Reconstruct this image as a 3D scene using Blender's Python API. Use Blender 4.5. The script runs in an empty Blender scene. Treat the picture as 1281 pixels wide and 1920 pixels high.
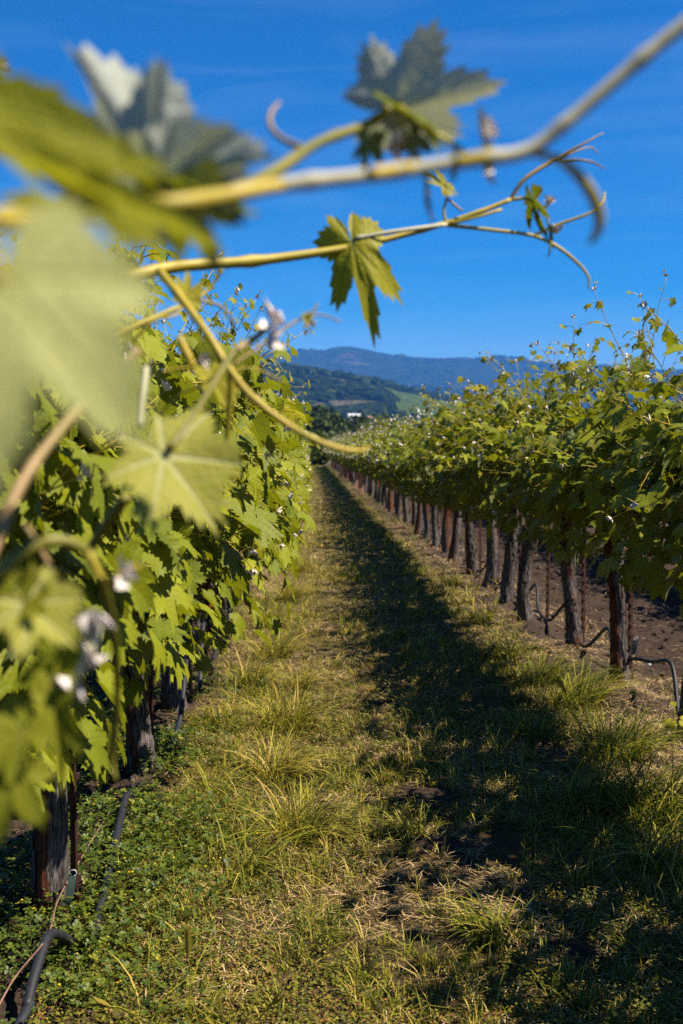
import bpy, math, random
import numpy as np
from mathutils import Vector, Matrix, Quaternion

SC = bpy.context.scene
COL = SC.collection
R = math.radians

# ------------------------------------------------------------------ camera
F_PX, CX, CY, H_CAM = 2150.0, 640.5, 960.0, 1.29
YAW, PITCH = math.atan(65.5 / F_PX), math.atan(123 / F_PX)
cd = bpy.data.cameras.new('camera')
cd.sensor_fit = 'VERTICAL'
cd.sensor_height = 36.0
cd.sensor_width = 24.0
cd.lens = F_PX / 1920 * 36
cd.clip_start = 0.02
cd.clip_end = 40000
cd.dof.use_dof = True
cd.dof.focus_distance = 3.3
cd.dof.aperture_fstop = 5.6
cam = bpy.data.objects.new('camera', cd)
COL.objects.link(cam)
cam.location = (0, 0, H_CAM)
cam.rotation_euler = (R(90) - PITCH, 0, -YAW)
SC.camera = cam

FW = Vector((math.sin(YAW) * math.cos(PITCH), math.cos(YAW) * math.cos(PITCH), -math.sin(PITCH)))
RT = Vector((math.cos(YAW), -math.sin(YAW), 0))
UP = RT.cross(FW)


def at(px, py, d):
    return Vector((0, 0, H_CAM)) + d * (FW + RT * ((px - CX) / F_PX) + UP * ((CY - py) / F_PX))


def cvec(x, y, z):
    """direction given as right / up / towards the camera"""
    return (RT * x + UP * y - FW * z).normalized()


# ------------------------------------------------------------------ world, sun
SUN_EL, SUN_BACK = R(54), R(12)
sun_dir = Vector((math.cos(SUN_EL) * math.cos(SUN_BACK), -math.cos(SUN_EL) * math.sin(SUN_BACK), math.sin(SUN_EL)))
w = bpy.data.worlds.new('World')
SC.world = w
w.use_nodes = True
nt = w.node_tree
bg = nt.nodes['Background']
sky = nt.nodes.new('ShaderNodeTexSky')
sky.sky_type = 'NISHITA'
sky.sun_disc = False
sky.sun_elevation = SUN_EL
sky.sun_rotation = R(90) + SUN_BACK
sky.altitude = 300
sky.air_density = 1.0
sky.dust_density = 0.2
sky.ozone_density = 4.0
hs = nt.nodes.new('ShaderNodeHueSaturation')
hs.inputs['Saturation'].default_value = 1.85
hs.inputs['Hue'].default_value = 0.512
nt.links.new(sky.outputs[0], hs.inputs['Color'])
# faint high cirrus: pale streaks in the sky's own direction space
tc = nt.nodes.new('ShaderNodeTexCoord')
mp = nt.nodes.new('ShaderNodeMapping')
mp.inputs['Scale'].default_value = (2.2, 2.2, 14)
mp.inputs['Rotation'].default_value = (0, R(9), 0)
nz = nt.nodes.new('ShaderNodeTexNoise')
nz.inputs['Scale'].default_value = 2.0
nz.inputs['Detail'].default_value = 7
nz.inputs['Distortion'].default_value = 0.8
rp = nt.nodes.new('ShaderNodeValToRGB')
rp.color_ramp.elements[0].position = 0.46
rp.color_ramp.elements[1].position = 0.85
rp.color_ramp.elements[1].color = (0.10, 0.10, 0.10, 1)
mx = nt.nodes.new('ShaderNodeMixRGB')
mx.inputs[2].default_value = (5.5, 7.0, 9.5, 1)
nt.links.new(tc.outputs['Generated'], mp.inputs[0])
nt.links.new(mp.outputs[0], nz.inputs['Vector'])
nt.links.new(nz.outputs['Fac'], rp.inputs[0])
nt.links.new(rp.outputs[0], mx.inputs[0])
nt.links.new(hs.outputs[0], mx.inputs[1])
nt.links.new(mx.outputs[0], bg.inputs['Color'])
bg.inputs['Strength'].default_value = 0.05

sl = bpy.data.lights.new('sun', 'SUN')
sl.energy = 5.0
sl.angle = R(0.53)
sl.color = (1.0, 0.92, 0.78)
so = bpy.data.objects.new('sun', sl)
COL.objects.link(so)
so.rotation_euler = sun_dir.to_track_quat('Z', 'Y').to_euler()
so.location = sun_dir * 50

vs = SC.view_settings
vs.view_transform = 'Standard'
vs.look = 'None'
vs.exposure = 1.33
vs.gamma = 1
vs.use_curve_mapping = False
SC.cycles.max_bounces = 8
SC.cycles.diffuse_bounces = 2
SC.cycles.transmission_bounces = 4
SC.cycles.glossy_bounces = 2
SC.cycles.volume_bounces = 0
SC.cycles.use_denoising = False


# ------------------------------------------------------------------ helpers
def tag(o, label=None, cat=None, group=None, kind=None):
    if label: o['label'] = label
    if cat: o['category'] = cat
    if group: o['group'] = group
    if kind: o['kind'] = kind
    return o


def empty(name, loc, label=None, cat=None, group=None):
    o = bpy.data.objects.new(name, None)
    o.empty_display_size = 0.1
    o.location = loc
    COL.objects.link(o)
    return tag(o, label, cat, group)


def make_mesh(name, V, T, mat, uv=None, tint=None, smooth=True):
    V = np.asarray(V, dtype=np.float32)
    T = np.asarray(T, dtype=np.int32)
    me = bpy.data.meshes.new(name)
    n, m = len(V), len(T)
    k = T.shape[1]
    me.vertices.add(n)
    me.vertices.foreach_set('co', V.ravel())
    me.loops.add(m * k)
    me.loops.foreach_set('vertex_index', T.ravel())
    me.polygons.add(m)
    me.polygons.foreach_set('loop_start', np.arange(0, m * k, k, dtype=np.int32))
    me.polygons.foreach_set('use_smooth', np.full(m, smooth, dtype=bool))
    if uv is not None:
        l = me.uv_layers.new(name='UVMap')
        l.data.foreach_set('uv', np.asarray(uv, dtype=np.float32)[T.ravel()].ravel())
    if tint is not None:
        a = me.attributes.new('tint', 'FLOAT', 'POINT')
        a.data.foreach_set('value', np.asarray(tint, dtype=np.float32))
    for mm in (mat if isinstance(mat, (list, tuple)) else [mat]):
        me.materials.append(mm)
    me.update(calc_edges=True)
    return me


def obj(name, me, parent=None, loc=None):
    o = bpy.data.objects.new(name, me)
    COL.objects.link(o)
    if parent is not None: o.parent = parent
    if loc is not None: o.location = loc
    return o


class Acc:
    """collects pieces into one mesh"""
    def __init__(s):
        s.V, s.T, s.U, s.t, s.n = [], [], [], [], 0

    def add(s, V, T, uv=None, tint=0.5):
        V = np.asarray(V, dtype=np.float32)
        T = np.asarray(T, dtype=np.int32)
        if T.shape[1] == 4:
            T = np.concatenate([T[:, [0, 1, 2]], T[:, [0, 2, 3]]])
        s.V.append(V); s.T.append(T + s.n)
        s.U.append(np.zeros((len(V), 2), np.float32) if uv is None else np.asarray(uv, np.float32))
        s.t.append(np.full(len(V), tint, np.float32) if np.isscalar(tint) else np.asarray(tint, np.float32))
        s.n += len(V)

    def mesh(s, name, mat, smooth=True):
        return make_mesh(name, np.concatenate(s.V), np.concatenate(s.T), mat, np.concatenate(s.U), np.concatenate(s.t), smooth)


def hash2(ix, iy, seed):
    h = (ix.astype(np.int64) * 374761393 + iy.astype(np.int64) * 668265263 + seed * 1442695041) & 0xFFFFFFFF
    h = ((h ^ (h >> 13)) * 1274126177) & 0xFFFFFFFF
    h = h ^ (h >> 16)
    return (h & 0xFFFF) / 65535.0


def vnoise(x, y, seed=0):
    x = np.asarray(x, float); y = np.asarray(y, float)
    ix, iy = np.floor(x), np.floor(y)
    fx, fy = x - ix, y - iy
    fx = fx * fx * (3 - 2 * fx); fy = fy * fy * (3 - 2 * fy)
    a = hash2(ix, iy, seed); b = hash2(ix + 1, iy, seed); c = hash2(ix, iy + 1, seed); d = hash2(ix + 1, iy + 1, seed)
    return a + (b - a) * fx + (c - a) * fy + (a - b - c + d) * fx * fy


def fbm(x, y, seed=0, oct=4, gain=0.5):
    s, amp, tot = 0.0, 1.0, 0.0
    for o in range(oct):
        s = s + amp * vnoise(np.asarray(x) * 2 ** o, np.asarray(y) * 2 ** o, seed + o * 17)
        tot += amp; amp *= gain
    return s / tot


def sstep(a, b, x):
    t = np.clip((np.asarray(x, float) - a) / (b - a), 0, 1)
    return t * t * (3 - 2 * t)


def smooth_path(pts, n):
    """Catmull-Rom through points, n samples in all"""
    P = [np.array(p, float) for p in pts]
    if len(P) == 2:
        return np.array([P[0] + (P[1] - P[0]) * t for t in np.linspace(0, 1, n)])
    P = [2 * P[0] - P[1]] + P + [2 * P[-1] - P[-2]]
    out = []
    segs = len(P) - 3
    for t in np.linspace(0, segs - 1e-6, n):
        i = int(t); u = t - i
        a, b, c, d = P[i], P[i + 1], P[i + 2], P[i + 3]
        out.append(0.5 * ((2 * b) + (-a + c) * u + (2 * a - 5 * b + 4 * c - d) * u * u + (-a + 3 * b - 3 * c + d) * u ** 3))
    return np.array(out)


def tube(P, rad, k=6, cap=True):
    P = np.asarray(P, float)
    n = len(P)
    rad = np.broadcast_to(np.asarray(rad, float), (n,))
    tan = np.gradient(P, axis=0)
    tan /= np.linalg.norm(tan, axis=1)[:, None] + 1e-12
    ref = np.array([0.0, 0, 1]) if abs(tan[0][2]) < 0.9 else np.array([1.0, 0, 0])
    u = np.cross(tan[0], ref); u /= np.linalg.norm(u)
    V = []
    ang = np.arange(k) * 2 * math.pi / k
    for i in range(n):
        u = u - tan[i] * np.dot(u, tan[i]); u /= np.linalg.norm(u) + 1e-12
        v = np.cross(tan[i], u)
        V.append(P[i] + rad[i] * (np.cos(ang)[:, None] * u + np.sin(ang)[:, None] * v))
    V = np.concatenate(V)
    i0 = np.arange(n - 1)[:, None] * k + np.arange(k)[None, :]
    i1 = np.arange(n - 1)[:, None] * k + (np.arange(k)[None, :] + 1) % k
    Q = np.stack([i0, i1, i1 + k, i0 + k], axis=-1).reshape(-1, 4)
    T = np.concatenate([Q[:, [0, 1, 2]], Q[:, [0, 2, 3]]])
    if cap:
        V = np.concatenate([V, P[:1], P[-1:]])
        a = n * k
        T0 = [[a, (j + 1) % k, j] for j in range(k)]
        T1 = [[a + 1, (n - 1) * k + j, (n - 1) * k + (j + 1) % k] for j in range(k)]
        T = np.concatenate([T, np.array(T0 + T1)])
    return V, T


# ------------------------------------------------------------------ materials
def new_mat(name):
    m = bpy.data.materials.new(name)
    m.use_nodes = True
    return m, m.node_tree, m.node_tree.nodes['Principled BSDF']


class NB:
    def __init__(s, nt): s.nt = nt
    def n(s, typ, **kw):
        x = s.nt.nodes.new(typ)
        for k, v in kw.items(): setattr(x, k, v)
        return x
    def link(s, a, b): s.nt.links.new(a, b)
    def m(s, op, a, b=None, c=None, clamp=False):
        x = s.nt.nodes.new('ShaderNodeMath'); x.operation = op; x.use_clamp = clamp
        for i, v in enumerate((a, b, c)):
            if v is None: continue
            if isinstance(v, (int, float)): x.inputs[i].default_value = v
            else: s.nt.links.new(v, x.inputs[i])
        return x.outputs[0]
    def mix(s, f, a, b, blend='MIX'):
        x = s.nt.nodes.new('ShaderNodeMixRGB'); x.blend_type = blend
        for i, v in enumerate((f, a, b)):
            if isinstance(v, (int, float)): x.inputs[i].default_value = v
            elif isinstance(v, tuple): x.inputs[i].default_value = (*v[:3], 1)
            else: s.nt.links.new(v, x.inputs[i])
        return x.outputs[0]
    def noise(s, vec, scale, detail=4, rough=0.5, dist=0.0):
        x = s.nt.nodes.new('ShaderNodeTexNoise')
        x.inputs['Scale'].default_value = scale; x.inputs['Detail'].default_value = detail
        x.inputs['Roughness'].default_value = rough; x.inputs['Distortion'].default_value = dist
        if vec is not None: s.nt.links.new(vec, x.inputs['Vector'])
        return x.outputs['Fac']
    def ramp(s, f, stops, interp='LINEAR'):
        x = s.nt.nodes.new('ShaderNodeValToRGB')
        x.color_ramp.interpolation = interp
        e = x.color_ramp.elements
        while len(e) < len(stops): e.new(0.5)
        for q, (p, c) in zip(e, stops):
            q.position = p
            q.color = (c, c, c, 1) if isinstance(c, (int, float)) else (*c, 1)
        s.nt.links.new(f, x.inputs[0])
        return x.outputs[0]
    def bump(s, h, strength, dist, normal_in=None):
        x = s.nt.nodes.new('ShaderNodeBump')
        x.inputs['Strength'].default_value = strength; x.inputs['Distance'].default_value = dist
        s.nt.links.new(h, x.inputs['Height'])
        return x.outputs[0]


def leaf_material(name, lo, hi, back, trans, t_fac=0.38, rough=0.42, spec=0.4, vein=0.55, felt=False, vw=1.0):
    m, nt, pb = new_mat(name)
    b = NB(nt)
    uv = b.n('ShaderNodeUVMap'); uv.uv_map = 'UVMap'
    sep = b.n('ShaderNodeSeparateXYZ'); b.link(uv.outputs[0], sep.inputs[0])
    x = b.m('DIVIDE', b.m('SUBTRACT', sep.outputs[0], 0.5), 0.4)
    y = b.m('DIVIDE', b.m('SUBTRACT', sep.outputs[1], 0.5), 0.4)
    r = b.m('SQRT', b.m('ADD', b.m('MULTIPLY', x, x), b.m('MULTIPLY', y, y)))
    near = None
    for a in (0, 48, -48, 100, -100, 150, -150):
        sx, cx = math.sin(R(a)), math.cos(R(a))
        al = b.m('ADD', b.m('MULTIPLY', x, sx), b.m('MULTIPLY', y, cx))
        pe = b.m('ABSOLUTE', b.m('SUBTRACT', b.m('MULTIPLY', x, cx), b.m('MULTIPLY', y, sx)))
        pe = b.m('ADD', pe, b.m('MULTIPLY', b.m('LESS_THAN', al, 0.0), 9.0))
        near = pe if near is None else b.m('MINIMUM', near, pe)
    wv = b.m('MULTIPLY', b.m('MAXIMUM', b.m('MULTIPLY_ADD', r, -0.020, 0.026), 0.006), vw)
    main = b.m('SUBTRACT', 1.0, b.m('DIVIDE', near, wv), clamp=True)
    sec = b.m('FRACT', b.m('MULTIPLY', b.m('SUBTRACT', r, b.m('MULTIPLY', near, 0.9)), 7.0))
    sec = b.m('SUBTRACT', 1.0, b.m('MULTIPLY', b.m('ABSOLUTE', b.m('SUBTRACT', sec, 0.5)), 11.0), clamp=True)
    veins = b.m('MAXIMUM', main, b.m('MULTIPLY', sec, 0.45), clamp=True)
    oi = b.n('ShaderNodeObjectInfo')
    at_ = b.n('ShaderNodeAttribute'); at_.attribute_name = 'tint'
    rnd = b.m('FRACT', b.m('ADD', oi.outputs['Random'], at_.outputs['Fac']))
    rnd2 = b.m('FRACT', b.m('MULTIPLY', rnd, 7.31))
    col = b.mix(rnd, lo, hi)
    tcn = b.n('ShaderNodeTexCoord')
    geo = b.n('ShaderNodeNewGeometry')
    mot = b.noise(uv.outputs[0], 9.0, 4, 0.6)
    col = b.mix(b.m('MULTIPLY', mot, 0.5), col, hi)
    # a few leaves have yellowed or brown-edged blades
    yel = b.m('GREATER_THAN', rnd2, 0.93)
    col = b.mix(b.m('MULTIPLY', yel, b.m('MULTIPLY', r, 0.7, clamp=True)), col, (0.20, 0.16, 0.03))
    topc = b.mix(b.m('MULTIPLY', veins, vein), col, (0.25, 0.25, 0.04) if vw == 1.0 else (0.62, 0.60, 0.36))
    backc = b.mix(b.m('MULTIPLY', veins, 0.6), back, tuple(min(1, c * 1.35) for c in back))
    if not felt: backc = b.mix(b.m('MULTIPLY', rnd2, 0.35), backc, hi)
    colr = b.mix(geo.outputs['Backfacing'], topc, backc)
    b.link(colr, pb.inputs['Base Color'])
    pb.inputs['Roughness'].default_value = rough
    pb.inputs['Specular IOR Level'].default_value = spec
    hgt = b.m('ADD', b.m('MULTIPLY', veins, -0.6), b.m('MULTIPLY', b.noise(uv.outputs[0], 26.0, 3, 0.6), 0.9))
    bm = b.bump(hgt, 0.55, 0.0025)
    b.link(bm, pb.inputs['Normal'])
    tr = b.n('ShaderNodeBsdfTranslucent')
    tcol = b.mix(rnd, tuple(c * 0.8 for c in trans), trans)
    tcol = b.mix(b.m('MULTIPLY', veins, 0.35), tcol, (0.10, 0.11, 0.01))
    b.link(tcol, tr.inputs['Color'])
    b.link(bm, tr.inputs['Normal'])
    ms = b.n('ShaderNodeMixShader'); ms.inputs[0].default_value = t_fac
    b.link(pb.outputs[0], ms.inputs[1]); b.link(tr.outputs[0], ms.inputs[2])
    b.link(ms.outputs[0], nt.nodes['Material Output'].inputs['Surface'])
    return m


def tint_material(name, stops, rough=0.7, trans=0.25, spec=0.2):
    """blades, straws, small leaves: colour by the piece's own tint"""
    m, nt, pb = new_mat(name)
    b = NB(nt)
    a = b.n('ShaderNodeAttribute'); a.attribute_name = 'tint'
    c = b.ramp(a.outputs['Fac'], stops)
    b.link(c, pb.inputs['Base Color'])
    pb.inputs['Roughness'].default_value = rough
    pb.inputs['Specular IOR Level'].default_value = spec
    if trans > 0:
        tr = b.n('ShaderNodeBsdfTranslucent')
        b.link(c, tr.inputs['Color'])
        ms = b.n('ShaderNodeMixShader'); ms.inputs[0].default_value = trans
        b.link(pb.outputs[0], ms.inputs[1]); b.link(tr.outputs[0], ms.inputs[2])
        b.link(ms.outputs[0], nt.nodes['Material Output'].inputs['Surface'])
    return m


def noisy_material(name, c0, c1, scale, rough=0.7, bump=0.3, bdist=0.002, stretch=(1, 1, 1), spec=0.3):
    m, nt, pb = new_mat(name)
    b = NB(nt)
    t = b.n('ShaderNodeTexCoord')
    mpn = b.n('ShaderNodeMapping'); mpn.inputs['Scale'].default_value = stretch
    b.link(t.outputs['Object'], mpn.inputs[0])
    f = b.noise(mpn.outputs[0], scale, 5, 0.6)
    b.link(b.ramp(f, [(0.3, c0), (0.7, c1)]), pb.inputs['Base Color'])
    pb.inputs['Roughness'].default_value = rough
    pb.inputs['Specular IOR Level'].default_value = spec
    b.link(b.bump(f, bump, bdist), pb.inputs['Normal'])
    return m


M = {}
M['leaf'] = leaf_material('vine_leaf', (0.036, 0.060, 0.004), (0.215, 0.225, 0.010), (0.15, 0.165, 0.08), (0.32, 0.34, 0.006), 0.27, 0.5, 0.13, 0.4)
M['young'] = leaf_material('young_vine_leaf', (0.26, 0.25, 0.008), (0.36, 0.31, 0.02), (0.27, 0.29, 0.18), (0.38, 0.34, 0.015), 0.42, 0.5, 0.15, 0.5)
M['cane'] = noisy_material('green_cane', (0.24, 0.20, 0.012), (0.42, 0.29, 0.022), 14, 0.5, 0.2, 0.001, (1, 1, 1))
M['olive'] = noisy_material('olive_stem', (0.10, 0.095, 0.010), (0.17, 0.145, 0.012), 14, 0.5, 0.2, 0.001)
M['pale_cane'] = noisy_material('pale_cane', (0.33, 0.31, 0.20), (0.42, 0.38, 0.24), 18, 0.6, 0.2, 0.001)
M['tip'] = noisy_material('felted_tip', (0.48, 0.44, 0.38), (0.80, 0.69, 0.66), 60, 0.9, 0.1, 0.001)
M['tendril'] = noisy_material('tendril', (0.20, 0.15, 0.03), (0.28, 0.17, 0.07), 10, 0.5, 0.1, 0.001)
M['flower'] = noisy_material('vine_flower', (0.17, 0.15, 0.02), (0.30, 0.20, 0.03), 80, 0.7, 0.2, 0.001)
M['rust'] = noisy_material('rusty_steel', (0.028, 0.012, 0.009), (0.085, 0.032, 0.020), 30, 0.8, 0.5, 0.002, (1, 1, 0.4))
M['hose'] = noisy_material('black_hose', (0.008, 0.008, 0.010), (0.022, 0.022, 0.026), 40, 0.55, 0.15, 0.001, spec=0.3)
M['tag'] = noisy_material('green_plastic', (0.035, 0.055, 0.05), (0.05, 0.085, 0.07), 25, 0.55, 0.1, 0.001)
M['tie'] = noisy_material('teal_tape', (0.0, 0.12, 0.12), (0.02, 0.20, 0.18), 20, 0.5, 0.1, 0.001)
M['clip'] = noisy_material('white_plastic', (0.55, 0.57, 0.60), (0.72, 0.74, 0.76), 20, 0.4, 0.05, 0.001)
M['wire'] = noisy_material('rusty_wire', (0.10, 0.05, 0.035), (0.24, 0.13, 0.09), 20, 0.7, 0.1, 0.001)
M['sleeve'] = noisy_material('salmon_board', (0.42, 0.22, 0.13), (0.58, 0.33, 0.22), 12, 0.8, 0.2, 0.002, (1, 1, .3))


def bark_material():
    m, nt, pb = new_mat('vine_bark')
    b = NB(nt)
    t = b.n('ShaderNodeTexCoord')
    mpn = b.n('ShaderNodeMapping'); mpn.inputs['Scale'].default_value = (1, 1, 0.09)
    b.link(t.outputs['Object'], mpn.inputs[0])
    f = b.noise(mpn.outputs[0], 130, 5, 0.65, 0.4)
    f2 = b.noise(mpn.outputs[0], 42, 3, 0.6, 0.8)
    big = b.noise(t.outputs['Object'], 7.5, 3, 0.6)
    grey = b.ramp(f, [(0.34, (0.02, 0.015, 0.013)), (0.47, (0.060, 0.046, 0.042)), (0.62, (0.155, 0.13, 0.122)), (0.8, (0.26, 0.23, 0.215))])
    red = b.ramp(f, [(0.36, (0.012, 0.006, 0.004)), (0.5, (0.085, 0.026, 0.011)), (0.68, (0.21, 0.060, 0.020)), (0.85, (0.27, 0.095, 0.026))])
    ra = b.n('ShaderNodeAttribute'); ra.attribute_name = 'tint'
    msk = b.ramp(b.m('ADD', ra.outputs['Fac'], b.m('MULTIPLY', b.m('SUBTRACT', big, 0.5), 1.1)), [(0.46, 0.0), (0.56, 1.0)])
    c = b.mix(msk, grey, red)
    c = b.mix(b.ramp(f2, [(0.30, 1.0), (0.42, 0.0)]), c, (0.016, 0.012, 0.010))
    b.link(c, pb.inputs['Base Color'])
    pb.inputs['Roughness'].default_value = 0.85
    pb.inputs['Specular IOR Level'].default_value = 0.2
    h = b.m('ADD', b.m('MULTIPLY', f, 0.6), f2)
    b.link(b.bump(h, 1.0, 0.012), pb.inputs['Normal'])
    return m


M['bark'] = bark_material()


def ground_material():
    m, nt, pb = new_mat('vineyard_ground')
    b = NB(nt)
    t = b.n('ShaderNodeTexCoord')
    P = t.outputs['Object']
    s = b.n('ShaderNodeSeparateXYZ'); b.link(P, s.inputs[0])
    X = s.outputs[0]
    n1 = b.noise(P, 2.3, 5, 0.6)
    n2 = b.noise(P, 38, 6, 0.7)
    n3 = b.noise(P, 9, 4, 0.6)
    n4 = b.noise(P, 140, 4, 0.7)
    soil = b.ramp(n2, [(0.28, (0.014, 0.008, 0.006)), (0.5, (0.042, 0.026, 0.018)), (0.75, (0.095, 0.062, 0.045))])
    mulch = b.ramp(n4, [(0.3, (0.015, 0.010, 0.008)), (0.5, (0.055, 0.037, 0.028)), (0.72, (0.15, 0.10, 0.068))])
    turf = b.ramp(n4, [(0.3, (0.025, 0.028, 0.008)), (0.45, (0.095, 0.080, 0.02)), (0.58, (0.20, 0.145, 0.055)), (0.78, (0.33, 0.23, 0.10))])
    wob = b.m('MULTIPLY', b.m('SUBTRACT', n1, 0.5), 0.5)
    Xw = b.m('ADD', X, wob)
    def band(lo, hi, e):
        a = b.n('ShaderNodeMapRange'); a.interpolation_type = 'SMOOTHSTEP'
        a.inputs[1].default_value = lo - e; a.inputs[2].default_value = lo + e; b.link(Xw, a.inputs[0])
        c = b.n('ShaderNodeMapRange'); c.interpolation_type = 'SMOOTHSTEP'
        c.inputs[1].default_value = hi - e; c.inputs[2].default_value = hi + e; b.link(Xw, c.inputs[0])
        return b.m('MULTIPLY', a.outputs[0], b.m('SUBTRACT', 1.0, c.outputs[0]))
    path = band(-0.45, 1.32, 0.1)
    under = b.m('ADD', band(1.25, 1.95, 0.12), b.m('MULTIPLY', band(-1.0, -0.4, 0.1), 0.35), clamp=True)
    c = b.mix(b.m('MULTIPLY', under, b.ramp(n3, [(0.35, 0.25), (0.6, 0.95)])), soil, mulch)
    c = b.mix(b.m('MULTIPLY', path, b.ramp(n3, [(0.30, 0.45), (0.5, 1.0)])), c, turf)
    Yn = b.n('ShaderNodeMapRange'); Yn.inputs[1].default_value = 5.0; Yn.inputs[2].default_value = 16.0; b.link(s.outputs[1], Yn.inputs[0])
    thatch = b.ramp(n4, [(0.3, (0.018, 0.014, 0.008)), (0.5, (0.060, 0.043, 0.018)), (0.72, (0.16, 0.105, 0.045))])
    c = b.mix(b.m('MULTIPLY', path, b.m('SUBTRACT', 1.0, Yn.outputs[0])), c, thatch)
    ba = b.n('ShaderNodeAttribute'); ba.attribute_name = 'tint'
    c = b.mix(ba.outputs['Fac'], c, soil)
    # beyond the rows: pale green-brown valley floor
    Y = s.outputs[1]
    far = b.n('ShaderNodeMapRange'); far.inputs[1].default_value = 80; far.inputs[2].default_value = 110; b.link(Y, far.inputs[0])
    c = b.mix(far.outputs[0], c, b.ramp(b.noise(P, 0.02, 4, 0.6), [(0.4, (0.06, 0.08, 0.03)), (0.6, (0.14, 0.12, 0.06))]))
    b.link(c, pb.inputs['Base Color'])
    pb.inputs['Roughness'].default_value = 0.95
    pb.inputs['Specular IOR Level'].default_value = 0.1
    h = b.m('ADD', n2, b.m('MULTIPLY', n4, 0.5))
    b.link(b.bump(h, 0.9, 0.02), pb.inputs['Normal'])
    return m


M['ground'] = ground_material()
M['clod'] = noisy_material('soil_clod', (0.022, 0.015, 0.011), (0.085, 0.058, 0.046), 45, 0.95, 0.6, 0.01, spec=0.1)
M['grass'] = tint_material('grass_blade', [(0.0, (0.026, 0.050, 0.007)), (0.3, (0.080, 0.098, 0.009)), (0.55, (0.29, 0.27, 0.018)), (0.78, (0.45, 0.33, 0.06)), (1.0, (0.52, 0.36, 0.13))], 0.6, 0.3)
M['dry'] = tint_material('dry_grass', [(0.0, (0.13, 0.065, 0.025)), (0.5, (0.33, 0.215, 0.085)), (1.0, (0.52, 0.39, 0.21))], 0.8, 0.1)
M['weed'] = tint_material('weed_leaf', [(0.0, (0.045, 0.07, 0.012)), (0.5, (0.13, 0.130, 0.012)), (0.75, (0.24, 0.185, 0.025)), (0.9, (0.24, 0.11, 0.035)), (1.0, (0.20, 0.07, 0.03))], 0.6, 0.25)
M['clover'] = tint_material('clover_leaf', [(0.0, (0.026, 0.048, 0.004)), (0.5, (0.068, 0.098, 0.007)), (0.9, (0.145, 0.150, 0.010)), (1.0, (0.21, 0.185, 0.012))], 0.5, 0.25, 0.3)
M['petal'] = tint_material('yellow_petal', [(0.0, (0.50, 0.36, 0.02)), (0.85, (0.62, 0.42, 0.01)), (1.0, (0.62, 0.20, 0.01))], 0.7, 0.2)

EX = {}

# ------------------------------------------------------------------ ground
ROW_L, ROW_R, ROW_N = -0.65, 1.62, 3.9
MOUNDS = [(at(822, 1600, 1), 0.16), (at(700, 1328, 1), 0.20), (at(800, 1500, 1), 0.20), (at(1045, 1790, 1), 0.2)]


def ground_hit(px, py):
    """where the line of sight through a pixel meets flat ground"""
    d = at(px, py, 1) - Vector((0, 0, H_CAM))
    t = -H_CAM / d.z
    return Vector((d.x * t, d.y * t, 0))


MND = [(ground_hit(*p), r, h) for p, r, h in (((828, 1600), 0.13, 0.045), ((702, 1326), 0.16, 0.02), ((800, 1500), 0.19, 0.02), ((1075, 1800), 0.10, 0.02))]


def gz(x, y):
    x = np.asarray(x, float); y = np.asarray(y, float)
    near = 1 - sstep(25, 60, y)
    inner = sstep(-0.55, -0.3, x) * (1 - sstep(1.15, 1.4, x))
    z = near * (0.03 * (fbm(x * 1.3, y * 1.3, 3) - 0.5) + inner * 0.02 * (fbm(x * 6, y * 6, 5) - 0.5))
    till = (1 - inner) * near
    z = z + till * (0.12 * (fbm(x * 5, y * 5, 9, 5, 0.6) - 0.5))
    for rx in (ROW_L, ROW_R, ROW_N):
        z = z + near * 0.05 * np.exp(-((x - rx) / 0.28) ** 2)
    for c, r, h in MND:
        q = ((x - c.x) ** 2 + (y - c.y) ** 2) / (r * r)
        z = z + h * np.exp(-q * 1.6) * (0.7 + 0.6 * fbm(x * 22, y * 22, 31))
    return z


xs = np.concatenate([[-9000, -3000, -900, -250, -60, -20, -8, -4, -2.6], np.arange(-1.7, 4.8, 0.035), [5.2, 6, 8, 12, 25, 70, 250, 900, 3000, 9000]])
ys = [0.0]
while ys[-1] < 30:
    ys.append(ys[-1] + (0.2 if ys[-1] < 2 else 0.034 + 0.008 * max(0, ys[-1] - 4)))
ys = np.concatenate([[-400, -40, -8, -2], ys, [32, 35, 40, 50, 60, 80, 120, 250, 700, 2000, 5000, 12000]])
gx, gy = np.meshgrid(xs, ys)
gv = np.stack([gx.ravel(), gy.ravel(), gz(gx.ravel(), gy.ravel())], 1)
bare = np.zeros(len(gv))
for c_, r_, h_ in MND:
    q_ = np.sqrt((gv[:, 0] - c_.x) ** 2 + (gv[:, 1] - c_.y) ** 2) / (r_ * (0.45 + 0.75 * fbm(gv[:, 0] * 11, gv[:, 1] * 11, 3, 3)))
    bare = np.maximum(bare, 1 - sstep(0.6, 1.25, q_))
nx, ny = len(xs), len(ys)
ii = (np.arange(ny - 1)[:, None] * nx + np.arange(nx - 1)[None, :]).ravel()
gq = np.stack([ii, ii + 1, ii + nx + 1, ii + nx], 1)
tag(obj('ground', make_mesh('ground', gv, gq, M['ground'], None, bare)), 'vineyard floor with a mown grass path between tilled soil', None, None, 'structure')

# ------------------------------------------------------------------ hills


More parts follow.
